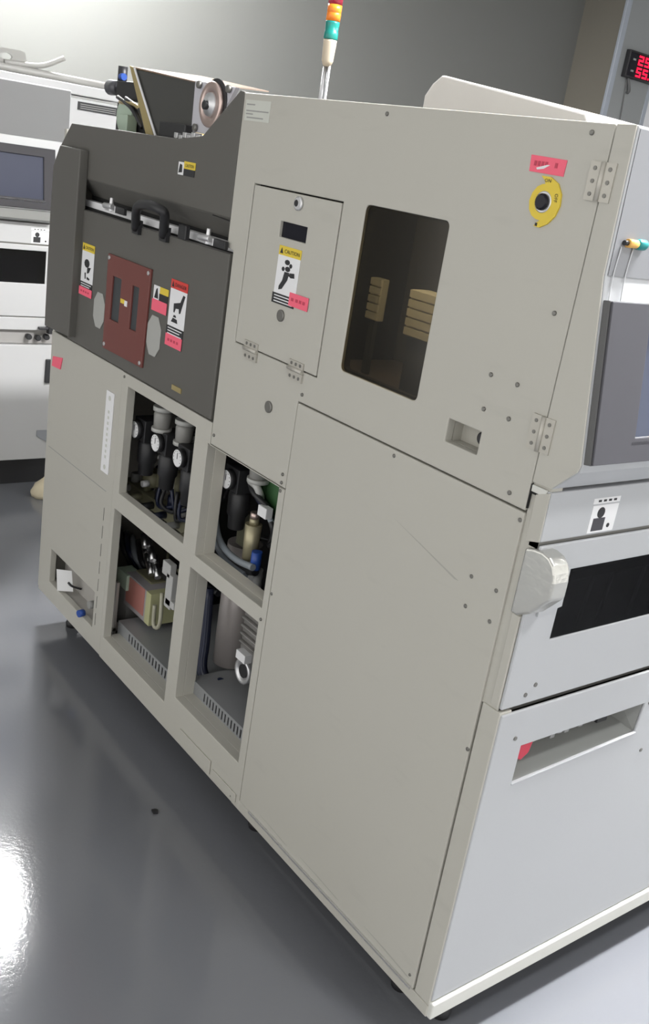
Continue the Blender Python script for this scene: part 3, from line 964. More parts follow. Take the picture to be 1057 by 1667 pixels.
for y, z in ((0.052, 0.694), (0.075, 0.79), (0.055, 0.775), (0.44, 0.672), (0.46, 0.56)):
    MB().lathe((0.0, y, z) if z < 0.75 else (-0.004, y, z), (1, 0, 0), [(0, 0.0042), (0.0015, 0.004)], 10).build('screw', SCREW, M)

# feet
for x, y in ((-0.06, 0.115), (-0.15, 0.09), (-0.70, 0.09), (-1.82, 0.085), (-0.08, 0.98), (-1.82, 0.98)):
    ca = MB()
    ca.lathe((x, y, 0.0), (0, 0, 1), [(0, 0.021), (0.012, 0.023), (0.02, 0.020), (0.03, 0.016), (0.1, 0.016)], 20)
    ca.lathe((x, y, 0.055), (0, 0, 1), [(0, 0.024), (0.045, 0.024)], 6)
    ca.build('levelling_foot', BLACK, M)

# --- roof: raised lid and signal tower
ld = MB()
ld.prism([(-0.925, 0.42, 1.651), (-0.925, 0.42, 1.716), (-0.905, 0.42, 1.742), (-0.878, 0.42, 1.760), (-0.46, 0.42, 1.705), (-0.42, 0.42, 1.651)], (0, 0.5, 0))
ld.build('roof_lid', mat('roof_lid_paint', (0.62, 0.60, 0.575), 0.4), M, 0.004)
tx, ty = -1.144, 0.30
tw = MB()
tw.cyl((tx - 0.004, ty, 1.535), (tx - 0.004, ty, 1.752), 0.006, 0.006, 12)
tw.cyl((tx + 0.006, ty + 0.003, 1.535), (tx + 0.006, ty + 0.003, 1.752), 0.004, 0.004, 12)
two = tw.build('signal_tower_pole', ALU, M)
MB().lathe((tx, ty, 1.750), (0, 0, 1), [(0, 0.009), (0.012, 0.0135), (0.052, 0.0155), (0.056, 0.0155)], 24).build('tower_base', IVORY, two)
MB().lathe((tx, ty, 1.8065), (0, 0, 1), [(0, 0.0155), (0.002, 0.0165), (0.016, 0.0165), (0.017, 0.0155), (0.034, 0.0165), (0.038, 0.0165)], 24).build('green_lens', LENSG, two)
MB().lathe((tx, ty, 1.845), (0, 0, 1), [(0, 0.0165), (0.016, 0.0165), (0.017, 0.0155), (0.018, 0.0165), (0.034, 0.0165)], 24).build('orange_lens', LENSO, two)
MB().lathe((tx, ty, 1.8795), (0, 0, 1), [(0, 0.0165), (0.034, 0.0165), (0.036, 0.014), (0.05, 0.014), (0.056, 0.008)], 24).build('red_lens', LENSR, two)

# --- mechanism on the rear deck (plate, drum motor, block, knob, cables)
YM = 0.06
a_, b2, c2, d2 = at(216, 112, YM), at(318, 134, YM), at(312, 216, YM), at(252, 220, YM)
dp = MB()
dp.prism([a_, b2, c2 - Vector((0, 0, 0.02)), d2 - Vector((0, 0, 0.02))], (0, 0.006, 0))
mo = dp.build('mechanism_plate', DPLATE, M)
ed = MB()
e0, e1, e2, e3 = at(211, 107, YM - 0.003), at(218, 110, YM - 0.003), at(253, 221, YM - 0.003), at(240, 219, YM - 0.003)
ed.prism([e0, e1, e2 - Vector((0, 0, 0.012)), e3 - Vector((0, 0, 0.012))], (0, 0.20, 0))
ed.build('plate_flange', CHROMATE, mo)
te = MB()
te.prism([at(217, 108.5, YM - 0.004), at(320, 133, YM - 0.004), at(320, 135, YM - 0.004), at(218, 111, YM - 0.004)], (0, 0.20, 0.012))
te.build('plate_rim', mat('tan_rim', (0.22, 0.155, 0.11), 0.6), mo)
wl = MB()
wl.prism([at(217, 110, YM - 0.006), at(219.5, 110, YM - 0.006), at(254, 221, YM - 0.006), at(251, 221, YM - 0.006)], (0, 0.002, 0))
wl.build('plate_edge', WHT, mo)
# motor flange
fl_ = MB()
A4 = [at(318, 131, 0.05), at(384, 142, 0.05), at(372, 166, 0.05), at(338, 219, 0.05), at(311, 214, 0.05)]
fl_.prism(A4, (0, 0.012, 0))
flo = fl_.build('motor_flange', mat('white_flange', (0.66, 0.65, 0.70), 0.35, 0.4), M, 0.001)
mc = at(347, 171, 0.05)
dk = MB()
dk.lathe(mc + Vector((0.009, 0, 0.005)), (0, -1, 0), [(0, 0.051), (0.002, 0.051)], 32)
dk.build('ring_shadow_disc', BLACK, flo)  # off-centre black disc drawn as the ring's shadow
rg = MB()
rg.lathe(mc, (0, -1, 0), [(0.001, 0.049), (0.008, 0.049), (0.010, 0.046), (0.010, 0.030), (0.004, 0.028)], 36)
rg.build('motor_ring', COPPER, flo)
cb = MB()
cb.lathe(mc + Vector((0.0, 0, 0.0)), (0, -1, 0), [(0.003, 0.027), (0.012, 0.025), (0.014, 0.016), (0.020, 0.014)], 28)
cb.build('drum_cap', ALU, flo)
MB().lathe(mc + Vector((0.004, -0.018, -0.003)), (0, -1, 0), [(0, 0.010), (0.008, 0.010), (0.009, 0.007)], 18).build('shaft_end', BLACK, flo)
for px, py in ((326, 138), (319, 208), (374, 145)):
    q = at(px, py, 0.049)
    MB().lathe(q, (0, -1, 0), [(0, 0.0085), (0.006, 0.0085), (0.007, 0.006)], 14).build('flange_bolt', SCREW, flo)
cf = MB()
for i in range(6):
    q = at(292 + i * 7, 221 + (i % 2) * 4, 0.03)
    cf.cbox(q, 0.016, 0.02, 0.012)
cf.build('chain_links', ALU, M, 0.001)
mbk = MB()
q = at(258 + 30, 214, 0.045)
mbk.cbox(q, 0.13, 0.03, 0.035)
mbk.build('drive_cover', BLACK, M, 0.003)
# black block, knob and cables to the left
bx = MB()
q0, q1 = at(190, 131, 0.10), at(228, 165, 0.10)
bx.box(q0.x, q1.x, 0.10, 0.18, q1.z, q0.z)
blk = bx.build('valve_block', BLACK, M, 0.003)
q = at(172, 140, 0.10)
kb = MB()
kb.cyl(q + Vector((-0.03, 0.03, 0)), q + Vector((0.03, 0.03, 0)), 0.021, 0.019, 14)
kb.cyl(q + Vector((0.03, 0.03, 0)), q + Vector((0.085, 0.03, 0)), 0.011, 0.011, 10)
kb.build('adjust_knob', mat('grey_knob', (0.09, 0.09, 0.10), 0.4, 0.3), blk)
q = at(200, 118, 0.12)
bc = MB()
bc.cyl(q - Vector((0, 0, 0.03)), q + Vector((0, 0, 0.015)), 0.013, 0.013, 12)
bc.m = 1
bc.cyl(q + Vector((0.014, -0.01, -0.012)), q + Vector((0.032, -0.01, -0.012)), 0.009, 0.009, 12)
bc.build('blue_cap', [BLACK, BLUE], blk)
pb = MB()
q0, q1 = at(196, 167, 0.12), at(222, 210, 0.12)
pb.box(q0.x - 0.02, q1.x + 0.05, 0.12, 0.20, 1.535, q0.z)
pb.build('valve_body', BLACK, M, 0.003)
q = at(203, 180, 0.10)
gt = MB()
gt.lathe(at(207, 189, 0.115), (0, -1, 0), [(0, 0.045), (0.01, 0.045)], 24)
gt.build('terminal_disc', PGREEN, M)
q = at(208, 205, 0.10)
MB().cbox((q.x, 0.10, q.z), 0.05, 0.03, 0.055).build('terminal_block', PGREEN, M, 0.002)
for k, (c0, c1, c3) in enumerate((((192, 158), (214, 176), (232, 208)), ((196, 166), (222, 172), (236, 200)), ((205, 160), (228, 180), (238, 214)))):
    MB().tube([at(*c0, 0.085 - k * 0.004), at(*c1, 0.07), at(*c3, 0.075)], 0.0055, 8, 6).build('cable', BLACK if k != 1 else CHROMATE, M)

# ------------------------------------------------------------------ inside the window
ADDED_LAMP = mat('added_fill_lamp', (0.8, 0.8, 0.8), 0.5, 0, 0.2, 0, 3, 0, (1.0, 0.95, 0.86), 20.0)
MB().box(-0.75, -0.15, 0.03, 0.07, 1.60, 1.61).build('added_fill_lamp', ADDED_LAMP, M)  # added light source that brightens the magazines behind the window
MB().box(-0.985, -0.05, 0.52, 0.53, 0.97, 1.63).build('chamber_back', mat('brown_grey_chamber', (0.10, 0.092, 0.08), 0.7), M)
MB().box(-0.98, -0.06, 0.10, 0.52, 1.005, 1.10).build('stage_plate', mat('stage_paint', (0.20, 0.165, 0.14), 0.5), M)


def magazine(p_tl, p_br, p_tr, Y, label, depth):
    a, d = at(*p_tl, Y), at(*p_br, Y)
    x0, x1, z1, z0 = a.x, at(*p_tr, Y).x, a.z, d.z
    t = thing('slotted_magazine', label, 'magazine', ((x0 + x1) / 2, Y + depth / 2, 1.1005), 'slotted magazines behind the tinted window')
    MB().box(x0, x1, Y + 0.005, Y + depth, z0, z1).build('body', BAKE, t, 0.002)
    n = max(5, int((z1 - z0) / 0.016))
    for i in range(n):
        zz = z0 + (z1 - z0) * (i + 0.15) / n
        MB().box(x0 + 0.002, x1 - 0.002, Y, Y + 0.005, zz, zz + (z1 - z0) / n * 0.8).build('slat', BAKE, t)
    MB().box(x0 + 0.01, x1 - 0.01, Y + 0.008, Y + depth - 0.006, 1.1005, z0).build('post', DPLATE, t)
    return t


magazine((604, 450), (600, 520), (622, 453), 0.30, 'pale yellow slotted magazine seen through the tinted window, narrower one at left', 0.025)
magazine((668, 470), (670, 550), (735, 480), 0.16, 'pale yellow slotted magazine seen through the tinted window, wider one at right edge', 0.05)

# ------------------------------------------------------------------ inside the service bays
ZV = Vector((0, 0, 1))


def regulator(px, py, Y, gauge=True, bowl=True, s=1.0):
    p = at(px, py, Y)
    R = MB()
    R.cbox(p + Vector((0.0, 0.045, 0.0)), 0.06 * s, 0.06, 0.06 * s)
    R.lathe(p + Vector((0.0, 0.045, -0.03 * s)), (0, 0, -1), [(0, 0.02), (0.01, 0.027), (0.06, 0.027), (0.068, 0.022), (0.10, 0.02)], 18)
    ro = R.build('pressure_regulator', BLACK, M, 0.002)
    if gauge:
        G = MB()
        G.lathe(p + Vector((0, 0.014, 0)), (0, -1, 0), [(0, 0.0245 * s), (0.014, 0.0245 * s), (0.0145, 0.0225 * s)], 24)
        G.m = 1
        G.lathe(p, (0, -1, 0), [(0.0, 0.0222 * s), (0.0010, 0.0222 * s)], 24)
        G.m = 2
        G.box(p.x - 0.001, p.x + 0.001, p.y - 0.0018, p.y - 0.001, p.z - 0.002, p.z + 0.014)
        for i in range(9):
            t = -0.7 + 1.4 * i / 8 * 1.0 + PI / 2 + 0
            t = PI / 2 + (i - 4) * 0.52
            c_ = p + Vector((math.cos(t) * 0.018 * s, -0.0014, math.sin(t) * 0.018 * s))
            G.cbox(c_, 0.002, 0.0006, 0.002)
        G.build('gauge', [BLACK, WHT, INK], ro)
    if bowl:
        B_ = MB()
        q = p + Vector((0.075, 0.04, 0.045))
        B_.lathe(q + Vector((0, 0, 0.028)), (0, 0, -1), [(0, 0.020), (0.010, 0.024), (0.045, 0.022), (0.052, 0.012), (0.06, 0.01)], 18)
        B_.m = 1
        B_.lathe(q + Vector((0, 0, 0.04)), (0, 0, -1), [(0, 0.027), (0.012, 0.027)], 18)
        B_.lathe(q + Vector((0, 0, -0.018)), (0, 0, -1), [(0, 0.027), (0.010, 0.027)], 18)
        B_.build('filter_bowl', [mat('grey_bowl', (0.27, 0.265, 0.25), 0.3), mat('bowl_collar', (0.45, 0.45, 0.43), 0.35)], ro)
    return ro


for px, py, yy in ((219, 699, 0.034), (253, 721, 0.05), (289, 746, 0.05)):
    regulator(px, py, yy)
regulator(368, 780, 0.062)
# top bar inside the first bay, manifolds, fittings
q0, q1 = at(205, 632, 0.16), at(262, 668, 0.16)
MB().box(q0.x - 0.05, q1.x + 0.25, 0.16, 0.20, q1.z + 0.02, q0.z + 0.03).build('inner_beam', LGREY, M)
dmy = MB()
dmy.box(-1.62, -1.18, 0.12, 0.155, 0.55, 0.585)
mani = dmy.build('manifold', OLIVE, M, 0.002)
for i in range(6):
    x = -1.58 + i * 0.075
    v = MB()
    v.cyl((x, 0.137, 0.585), (x, 0.137, 0.612 + 0.01 * (i % 2)), 0.013, 0.013, 12)
    v.cyl((x, 0.12, 0.568), (x, 0.085, 0.568), 0.011, 0.008, 12)
    v.build('push_fitting', [LGREY, OLIVE, BLACK, NAVY][i % 4], mani)
kn = MB()
q = at(238, 778, 0.12)
kn.lathe(q + Vector((0, 0.02, 0.02)), (0, 0, -1), [(0, 0.027), (0.03, 0.030), (0.045, 0.022)], 18)
kn.m = 1
kn.cyl(q + Vector((0.015, 0.0, -0.01)), q + Vector((0.015, -0.02, -0.012)), 0.011, 0.009, 12)
kn.build('brass_valve', [OLIVE, WHT], M)
eb = MB()
eb.tube([at(254, 742, 0.12), at(262, 745, 0.11), at(270, 752, 0.12)], 0.008, 10, 4)
eb.build('elbow_fitting', mat('grey_elbow', (0.5, 0.5, 0.48), 0.4), M)
for i, (px, py, m_) in enumerate(((262, 768, OLIVE), (272, 775, LGREY), (285, 775, WHT), (290, 785, OLIVE))):
    q = at(px, py, 0.14)
    MB().cyl(q + ZV * 0.03, q - ZV * 0.045, 0.010, 0.010, 10).build('nipple', m_, M)
q0, q1 = at(297, 758, 0.10), at(308, 803, 0.10)
MB().box(q0.x, q1.x + 0.005, 0.10, 0.115, q1.z, q0.z).build('pink_tag', mat('pale_pink_tag', (0.60, 0.42, 0.38), 0.6), M)
q0 = at(309, 742, 0.12)
MB().box(q0.x - 0.01, q0.x + 0.03, 0.12, 0.14, q0.z - 0.05, q0.z + 0.03).build('grey_block', LGREY, M, 0.002)
rt = random.Random(9)
for k in range(5):
    bt = MB()
    a0 = at(262 + 9 * k, 786 + 5 * k, 0.12)
    j = [Vector((rt.uniform(-0.012, 0.012), rt.uniform(-0.012, 0.012), rt.uniform(-0.012, 0.012))) for _ in range(3)]
    bt.tube([a0, a0 + Vector((0.015, -0.01, -0.04)) + j[0], a0 + Vector((0.04, 0.0, -0.055 - 0.01 * (k % 2))) + j[1], a0 + Vector((0.09, 0.03, -0.03)) + j[2]], 0.0055, 8, 5)
    bt.build('blue_tubing', [NAVY, BLACK][k % 2], M)
# second bay
for k, (pts_) in enumerate((((355, 795), (351, 835), (354, 868), (366, 893), (386, 912), (412, 924)), ((349, 815), (345, 850), (350, 880), (362, 903), (380, 922), (400, 936)))):
    MB().tube([at(x, y, 0.085 + 0.01 * k) for x, y in pts_], 0.0085, 10, 6).build('clear_hose', GHOSE, M)
for k, (pts_) in enumerate((((352, 812), (349, 845), (356, 880), (372, 905), (395, 925), (416, 930)),)):
    MB().tube([at(x, y, 0.105) for x, y in pts_], 0.012, 10, 6).build('black_hose', BLACK, M)
q0, q1 = at(387, 825, 0.14), at(402, 897, 0.14)
MB().box(q0.x + 0.01, q1.x, 0.14, 0.155, q1.z, q0.z).build('olive_bracket', mat('dark_olive', (0.13, 0.13, 0.085), 0.5), M, 0.002)
q = at(411, 872, 0.11)
bv = MB()
bv.cyl(q + ZV * 0.03, q - ZV * 0.06, 0.021, 0.018, 12)
bv.cyl(q + ZV * 0.045, q + ZV * 0.03, 0.012, 0.012, 12)
bv.m = 1
bv.cyl(q + ZV * 0.06, q + ZV * 0.045, 0.012, 0.012, 12)
bv.build('brass_valve', [mat('pale_brass', (0.42, 0.38, 0.25), 0.4, 0.5), COPPER], M)
q = at(417, 912, 0.10)
MB().cyl(q + Vector((0, 0, 0.022)), q - Vector((0, 0, 0.022)), 0.013, 0.013, 12).build('blue_fitting', BLUE, M)
q = at(444, 803, 0.12)
MB().box(q.x - 0.05, q.x + 0.05, 0.12, 0.125, q.z - 0.05, q.z + 0.06).build('circuit_board', PCB, M)
q = at(432, 833, 0.09)
cn = MB()
cn.cbox(q, 0.035, 0.02, 0.026)
cn.build('connector', WHT, M, 0.002)
for k in range(5):
    MB().tube([at(405 + 6 * k, 770 + 5 * k, 0.13), at(412 + 5 * k, 800 + 6 * k, 0.09 + 0.006 * k), at(436 + 2 * k, 826 + 8 * k, 0.1), at(447, 850 + 8 * k, 0.14)], 0.007, 8, 5).build('cable', [BLACK, NAVY, BLACK, GHOSE, BLACK][k], M)
sc_ = MB()
sc_.lathe(at(395, 785, 0.12), (0, -1, 0), [(0, 0.028), (0.012, 0.028), (0.016, 0.02)], 20)
sc_.build('filter_cap', LGREY, M)
MB().tube([at(408, 783, 0.1), at(418, 792, 0.09), at(424, 806, 0.1), at(425, 815, 0.12)], 0.009, 10, 5).build('elbow_fitting', mat('pale_elbow', (0.48, 0.48, 0.46), 0.35), M)
cl = MB()
for k in range(3):
    q = at(405 + 7 * k, 935 + 5 * k, 0.13)
    cl.cyl(q + ZV * 0.03, q - ZV * 0.03, 0.012, 0.012, 10)
cl.build('lower_fitting', LGREY, M)
# third bay: salmon faced unit with yellow-green edge
q0, q1 = at(204, 931, 0.10), at(240, 1000, 0.10)
SB = MB()
s_a, s_b, s_c, s_d = at(206, 931, 0.105), at(246, 968, 0.105), at(241, 1019, 0.105), at(201, 982, 0.105)
SB.prism([s_a, s_b, s_c, s_d], (0, 0.12, 0))
sbo = SB.build('supply_unit', mat('unit_grey', (0.36, 0.34, 0.35), 0.5), M, 0.002)
PF = MB()
PF.prism([Vector(s_a) + Vector((0.006, -0.0015, -0.006)), at(236, 960, 0.1035), at(232, 1003, 0.1035), at(204, 977, 0.1035)], (0, 0.0015, 0))
PF.build('salmon_sticker', PINKBOX, sbo)
YE = MB()
YE.prism([at(239, 962, 0.103), at(246.5, 968.5, 0.103), at(241.5, 1019.5, 0.103), at(234, 1012, 0.103)], (0, 0.10, 0))
YE.build('edge_bracket', YGREEN, sbo)
q = at(195, 943, 0.09)
MB().cbox(q + Vector((0, 0.03, 0)), 0.07, 0.05, 0.05).build('terminal_block', PGREEN, M, 0.003)
q = at(186, 985, 0.09)
MB().cbox(q + Vector((0.0, 0.05, 0)), 0.06, 0.05, 0.15).build('grey_post', LGREY, M)
hbk = MB()
for k, (px, py) in enumerate(((238, 880), (246, 888), (240, 898), (250, 902), (244, 912), (256, 915), (248, 925), (258, 930))):
    q = at(px, py, 0.15 + 0.01 * (k % 3))
    hbk.cyl(q + Vector((-0.018, 0, 0.012)), q + Vector((0.018, -0.01, -0.012)), 0.010, 0.010, 10)
hbk.build('chrome_fittings', STEEL, M)
ob = MB()
ob.cbox(at(245, 945, 0.16), 0.10, 0.05, 0.035)
ob.build('olive_manifold', OLIVE, M, 0.003)
ub = MB()
ub.tube([at(252, 985, 0.10), at(250, 1015, 0.10), at(256, 1022, 0.10), at(261, 1010, 0.10), at(264, 965, 0.11)], 0.006, 8, 5)
ub.build('bent_tube', mat('pale_tube', (0.40, 0.39, 0.30), 0.35), M)
wb = MB()
wb.cbox(at(276, 926, 0.11), 0.045, 0.02, 0.04)
wb.cbox(at(279, 962, 0.11), 0.035, 0.02, 0.10)
wb.cbox(at(281, 982, 0.11), 0.05, 0.02, 0.02)
wb.build('white_bracket', mat('bracket_paint', (0.48, 0.48, 0.47), 0.4), M, 0.002)
for k in range(6):
    x0 = 196 + 10 * k
    MB().tube([at(x0, 860 + 7 * k, 0.22), at(x0 + 4, 890 + 7 * k, 0.18), at(x0 + 16, 915 + 6 * k, 0.20), at(x0 + 22, 960 + 5 * k, 0.24)], 0.010, 8, 5).build('hose', [BLACK, NAVY, GHOSE, BLACK, BLACK, NAVY][k], M)
# fourth bay: cylinder, hose, motor
q = at(356, 1098, 0.16)
tk = MB()
zb_ = 0.255
tk.cyl((q.x, 0.19, zb_), (q.x, 0.19, 0.60), 0.046, 0.046, 28)
tk.lathe((q.x, 0.19, 0.5), (0, 0, 1), [(0, 0.047), (0.03, 0.05), (0.035, 0.047)], 28)
tk.build('accumulator_cylinder', mat('satin_cylinder', (0.42, 0.385, 0.37), 0.35, 0.3), M)
nh = MB()
for k in range(3):
    nh.tube([at(334 + 4 * k, 958, 0.14), at(330 + 3 * k, 1040, 0.13), at(325 + 3 * k, 1085, 0.12), at(336 + 2 * k, 1106, 0.12), at(360, 1110, 0.12)], 0.011, 8, 5)
nh.build('navy_hose', NAVY, M)
mt = MB()
q = at(402, 1050, 0.13)
mt.cbox(q + Vector((0.0, 0.06, 0)), 0.085, 0.10, 0.16)
for k in range(4):
    mt.cbox(q + Vector((0.0, 0.006, 0.06 - k * 0.022)), 0.08, 0.012, 0.008)
mto = mt.build('pump_motor', mat('motor_grey', (0.27, 0.26, 0.25), 0.4, 0.3), M, 0.004)
q = at(394, 1093, 0.12)
fn_ = MB()
fn_.lathe(q + Vector((0, 0.02, 0)), (0, -1, 0), [(0, 0.034), (0.02, 0.034), (0.022, 0.030), (0.018, 0.022), (0.010, 0.020)], 24)
fn_.build('pump_port', ALU, mto)
MB().lathe(q + Vector((0, 0.008, 0)), (0, -1, 0), [(0, 0.018), (0.006, 0.018)], 16).build('port_plug', BLACK, mto)
MB().cbox(at(397, 1068, 0.10), 0.04, 0.02, 0.022).build('motor_label', WHT, mto)
oc = MB()
oc.cbox(at(321, 1130, 0.08), 0.05, 0.03, 0.022)
oc.m = 1
oc.cbox(at(313, 1122, 0.075), 0.035, 0.025, 0.018)
oc.build('orange_connector', [ORANGE, BLACK], M, 0.003)

def clutter(x0, x1, z0, z1, y0, y1, n, seed):
    rnd = random.Random(seed)
    for i in range(n):
        a_ = Vector((rnd.uniform(x0, x1), rnd.uniform(y0, y1), rnd.uniform(z0, z1)))
        d_ = Vector((rnd.uniform(-0.10, 0.10), rnd.uniform(-0.02, 0.04), rnd.uniform(-0.10, 0.10)))
        k_ = Vector((rnd.uniform(-0.03, 0.03), rnd.uniform(-0.02, 0.0), rnd.uniform(-0.05, 0.02)))
        e_ = a_ + d_
        e_.x = min(max(e_.x, x0), x1)
        e_.z = min(max(e_.z, z0), z1)
        MB().tube([a_, (a_ + e_) / 2 + k_, e_], rnd.uniform(0.004, 0.008), 8, 5).build('cable', rnd.choice([BLACK, BLACK, NAVY, INNER, BLACK, OLIVE]), M)
        if i % 2 == 0:
            f_ = MB()
            f_.cyl(e_ - Vector((0.012, 0, 0)), e_ + Vector((0.012, -0.004, 0)), 0.010, 0.010, 10)
            f_.cyl(e_, e_ + Vector((0, -0.014, 0)), 0.006, 0.006, 8)
            f_.build('fitting', rnd.choice([LGREY, BLACK, OLIVE, BLACK, BRASS]), M)


clutter(-1.62, -1.27, 0.60, 0.86, 0.19, 0.28, 18, 1)
clutter(-1.13, -0.80, 0.56, 0.80, 0.19, 0.28, 16, 2)
clutter(-1.62, -1.27, 0.32, 0.55, 0.20, 0.30, 14, 3)
clutter(-0.98, -0.80, 0.27, 0.50, 0.22, 0.30, 8, 4)

# ================================================================== paper tag hanging in the small opening
c0 = at(105, 945, 0.012)
rv = Vector((RIGHT.x, RIGHT.y, 0)).normalized()
uvec = Vector((0, 0, 1)) - rv * 0.10
nv = rv.cross(Vector((0, 0, 1)))
nv = Vector((0.795, -0.587, 0)) * 0.0008
tagt = thing('paper_tag', 'white paper tag hanging in the small opening at the lower left of the beige machine', 'tag', c0 - Vector((0, 0, 0.04)))
tb = MB()
tb.prism([c0 + rv * a - uvec * -b_ for a, b_ in ((-0.024, -0.038), (0.026, -0.034), (0.024, 0.036), (-0.023, 0.035))], nv)
tb.build('sheet', PAPER, tagt)
MB().tube([c0 + rv * 0.012 + nv * 2 + Vector((0, 0, -0.004)), c0 + rv * 0.025 + Vector((0.004, -0.002, -0.014)), c0 + rv * 0.045 + Vector((0, 0.01, -0.024))], 0.0035, 8, 4).build('cord', BLACK, tagt)

# ================================================================== the machine in the background
X2 = -3.10
M2 = thing('production_machine', 'pale grey production machine of the same make at the left edge, behind the near one', 'machine', (X2 - 0.8, 0.2, 0.0))
build_front(M2, X2, -0.45, 0.512, False)
MB().box(X2 - 1.6, X2 - 0.05, -0.45, 0.512, 0.12, 1.645).build('body', GREY2, M2, 0.004)
sb2 = MB()
sb2.box(X2 - 1.55, X2 - 0.2, 0.5135, 1.45, 0.12, 1.632)
sbo2 = sb2.build('side_cabinet', GREY2, M2, 0.006)
lgp = MB()
lgp.box(X2 - 0.2, X2 - 0.196, 0.62, 0.80, 1.590, 1.622)
lgp.m = 1
for zz in (1.596, 1.604, 1.612):
    lgp.box(X2 - 0.196, X2 - 0.1955, 0.63, 0.79, zz, zz + 0.0022)
lgp.build('name_plate', [BLACK, LGREY], sbo2)
MB().box(X2 - 0.03, X2 + 0.034, -0.43, 0.452, 1.150, 1.189).build('console_ledge', mat('ledge_grey', (0.22, 0.22, 0.21), 0.5), M2, 0.003)
MB().box(X2 - 0.03, X2 + 0.036, -0.43, 0.452, 1.1895, 1.198).build('ledge_trim', WHT, M2)
MB().box(X2 - 0.03, X2 - 0.002, -0.445, 0.97, 0.640 + 0.06, 0.752).build('shelf_panel', GREY2, M2, 0.002)
MB().box(X2 - 0.06, X2 - 0.02, -0.445, 0.97, 0.640, 0.70).build('ledge_strip', mat('strip_grey', (0.30, 0.29, 0.28), 0.5), M2)
for yy, zz in ((0.385, 0.672), (0.425, 0.668), (0.462, 0.672)):
    MB().lathe((X2 - 0.02, yy, zz), (1, 0, 0), [(0, 0.011), (0.02, 0.013), (0.03, 0.010)], 14).build('knob', BLACK, M2)
MB().box(X2 - 0.03, X2 + 0.0, -0.445, 0.97, 0.130, 0.637).build('lower_front_panel', GREY2, M2, 0.002)
pb2 = MB()
pb2.prism([(X2 + 0.0005, 0.44, 0.262), (X2 + 0.0005, 0.53, 0.262), (X2 + 0.0005, 0.53, 0.200), (X2 + 0.0005, 0.49, 0.205), (X2 + 0.0005, 0.44, 0.235)], (0.004, 0, 0))
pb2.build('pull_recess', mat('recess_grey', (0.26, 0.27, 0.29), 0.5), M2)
MB().box(X2 - 0.001, X2 + 0.012, 0.462, 0.49, 0.475, 0.578).build('door_handle', BLACK, M2, 0.003)
bkt = MB()
bkt.cbox((X2 + 0.01, 0.47, 0.715), 0.03, 0.02, 0.05)
bkt.cbox((X2 + 0.01, 0.445, 0.712), 0.02, 0.05, 0.01)
bkt.build('bracket', BLACK, M2, 0.002)
MB().box(X2 - 0.10, X2 - 0.06, -0.44, 1.4, 0.0, 0.135).build('plinth', BLACK, M2)
# rail and holed bracket on its top
MB().tube([(X2 - 0.30, -0.2, 1.705), (X2 - 0.30, 0.4, 1.702), (X2 - 0.30, 0.85, 1.700)], 0.018, 12, 2).build('top_rail', mat('rail_grey', (0.27, 0.265, 0.25), 0.4), M2)
MB().box(X2 - 0.4, X2 - 0.2, -0.25, 0.85, 1.645, 1.685).build('rail_base', GREY2, M2, 0.004)
hb2 = MB()
hb2.plate(rrect(0.05, 0.43, 1.71, 1.775, 0.02), [circle(0.19, 1.745, 0.017, 14, 0.012), circle(0.35, 1.745, 0.024, 14, 0.013), circle(0.28, 1.745, 0.024, 14, 0.013)][:2], front(X2 - 0.30), 0.012)
hb2.build('holed_bracket', mat('bracket_grey', (0.24, 0.235, 0.22), 0.5), M2)
MB().tube([(X2 - 0.30, 0.34, 1.722), (X2 - 0.30, 0.47, 1.730), (X2 - 0.30, 0.53, 1.748), (X2 - 0.30, 0.59, 1.780)], 0.011, 10, 5).build('hook', mat('hook_grey', (0.27, 0.265, 0.25), 0.5), M2)

# ================================================================== wall clock with red digits
KX = XP
ck_ = thing('led_display', 'black wall display with glowing red digits mounted on the column, top right', 'display', (KX + 0.02, 5.87, 2.53))
cy0, cy1, cz0, cz1 = 5.645, 6.10, 2.525, 2.722
cb_ = MB()
cb_.plate(rect(cy0, cy1, cz0, cz1), [rect(cy0 + 0.014, cy1 - 0.014, cz0 + 0.014, cz1 - 0.014)], front(KX + 0.045), 0.043)
cb_.build('case', BLACK, ck_, 0.003)
MB().box(KX + 0.002, KX + 0.036, cy0 + 0.01, cy1 - 0.01, cz0 + 0.01, cz1 - 0.01).build('panel', BLACKG, ck_)
SEG = {'0': 'abcdef', '1': 'bc', '2': 'abged', '3': 'abgcd', '4': 'fgbc', '5': 'afgcd', '6': 'afgedc', '7': 'abc', '8': 'abcdefg', '9': 'abcdfg'}


def digits(s, y, z, w, h, th):
    D_ = MB()
    x0, x1 = KX + 0.0365, KX + 0.040
    for ch in s:
        if ch == '.':
            D_.box(x0, x1, y - 0.006, y - 0.006 + th, z, z + th)
            y += 0.008
            continue
        for sg in SEG[ch]:
            r_ = {'a': (0, w, h - th, h), 'd': (0, w, 0, th), 'g': (0, w, h / 2 - th / 2, h / 2 + th / 2), 'b': (w - th, w, h / 2, h), 'c': (w - th, w, 0, h / 2), 'f': (0, th, h / 2, h), 'e': (0, th, 0, h / 2)}[sg]
            D_.box(x0, x1, y + r_[0], y + r_[1], z + r_[2], z + r_[3])
        y += w + 0.022
    return D_


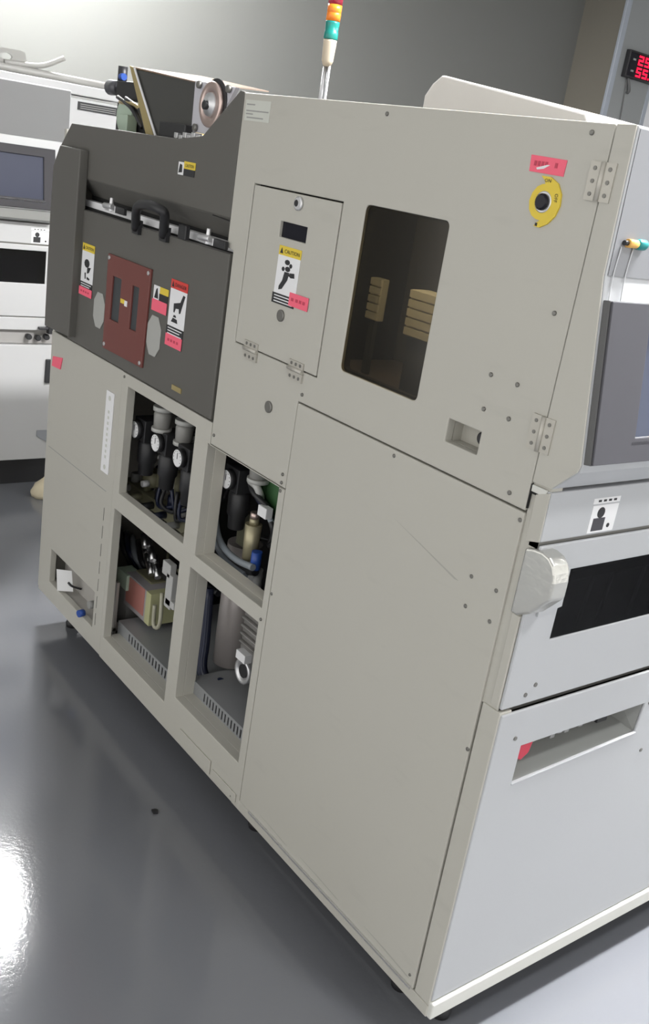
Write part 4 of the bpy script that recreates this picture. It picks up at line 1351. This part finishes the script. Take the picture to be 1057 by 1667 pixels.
for txt, zrow in (('29.8', 2.630), ('55.1', 2.545)):
    yy = 5.775
    for i, ch in enumerate(txt):
        if ch == '.':
            continue
        dot = i + 1 < len(txt) and txt[i + 1] == '.'
        digits(ch + ('.' if dot else ''), yy, zrow, 0.062, 0.070, 0.014).build('digit', LEDRED, ck_)
        yy += 0.084 + (0.008 if dot else 0)
tl = MB()
for zz in (2.655, 2.572):
    tl.box(KX + 0.0365, KX + 0.039, 5.705, 5.74, zz, zz + 0.014)
tl.build('caption', LGREY, ck_)
pw = MB()
pw.tube([(KX + 0.02, 5.715, 2.526), (KX + 0.025, 5.74, 2.48), (KX + 0.02, 5.765, 2.44), (KX + 0.02, 5.75, 2.42)], 0.012, 8, 5)
pw.tube([(KX + 0.012, 5.715, 2.526), (KX + 0.008, 5.735, 2.40), (KX + 0.008, 5.76, 2.1), (KX + 0.008, 5.76, 1.4), (KX + 0.008, 5.76, 0.4)], 0.005, 8, 4)
pw.build('power_cord', mat('grey_cord', (0.12, 0.12, 0.12), 0.5), ck_)

# ================================================================== small things on the floor
bg_ = MB()
cx, cy = -2.98, 0.44
for k in range(9):
    pass
bg_.lathe((cx, cy, 0.0), (0, 0, 1), [(0, 0.050), (0.02, 0.062), (0.05, 0.055), (0.08, 0.035), (0.11, 0.018), (0.125, 0.008)], 20)
for v in bg_.bm.verts:
    v.co.x += (v.co.z * 0.15) + random.uniform(-0.004, 0.004)
    v.co.y += v.co.z * 0.25 + random.uniform(-0.004, 0.004)
tag(bg_.build('cloth_pouch', CREAMC), 'small cream cloth pouch on the floor before the background machine', 'pouch')

dbr = MB()
c_ = Vector((-0.853, -0.110, 0.0))
dbr.prism([c_ + Vector(p_) for p_ in ((-0.008, -0.006, 0.0005), (0.006, -0.007, 0.0005), (0.010, 0.003, 0.0005), (0.0, 0.008, 0.0005), (-0.006, 0.004, 0.0005))], (0, 0, 0.005))
tag(dbr.build('dark_chip', BLACK), 'tiny dark chip lying alone on the grey floor', 'debris')

# ================================================================== colour management
SC.view_settings.view_transform = 'Standard'
SC.view_settings.look = 'None'
SC.view_settings.gamma = 1.0
SC.view_settings.use_curve_mapping = False
SC.view_settings.exposure = 0.0
SC.cycles.use_denoising = True
SC.cycles.max_bounces = 8
SC.cycles.sample_clamp_indirect = 4.0
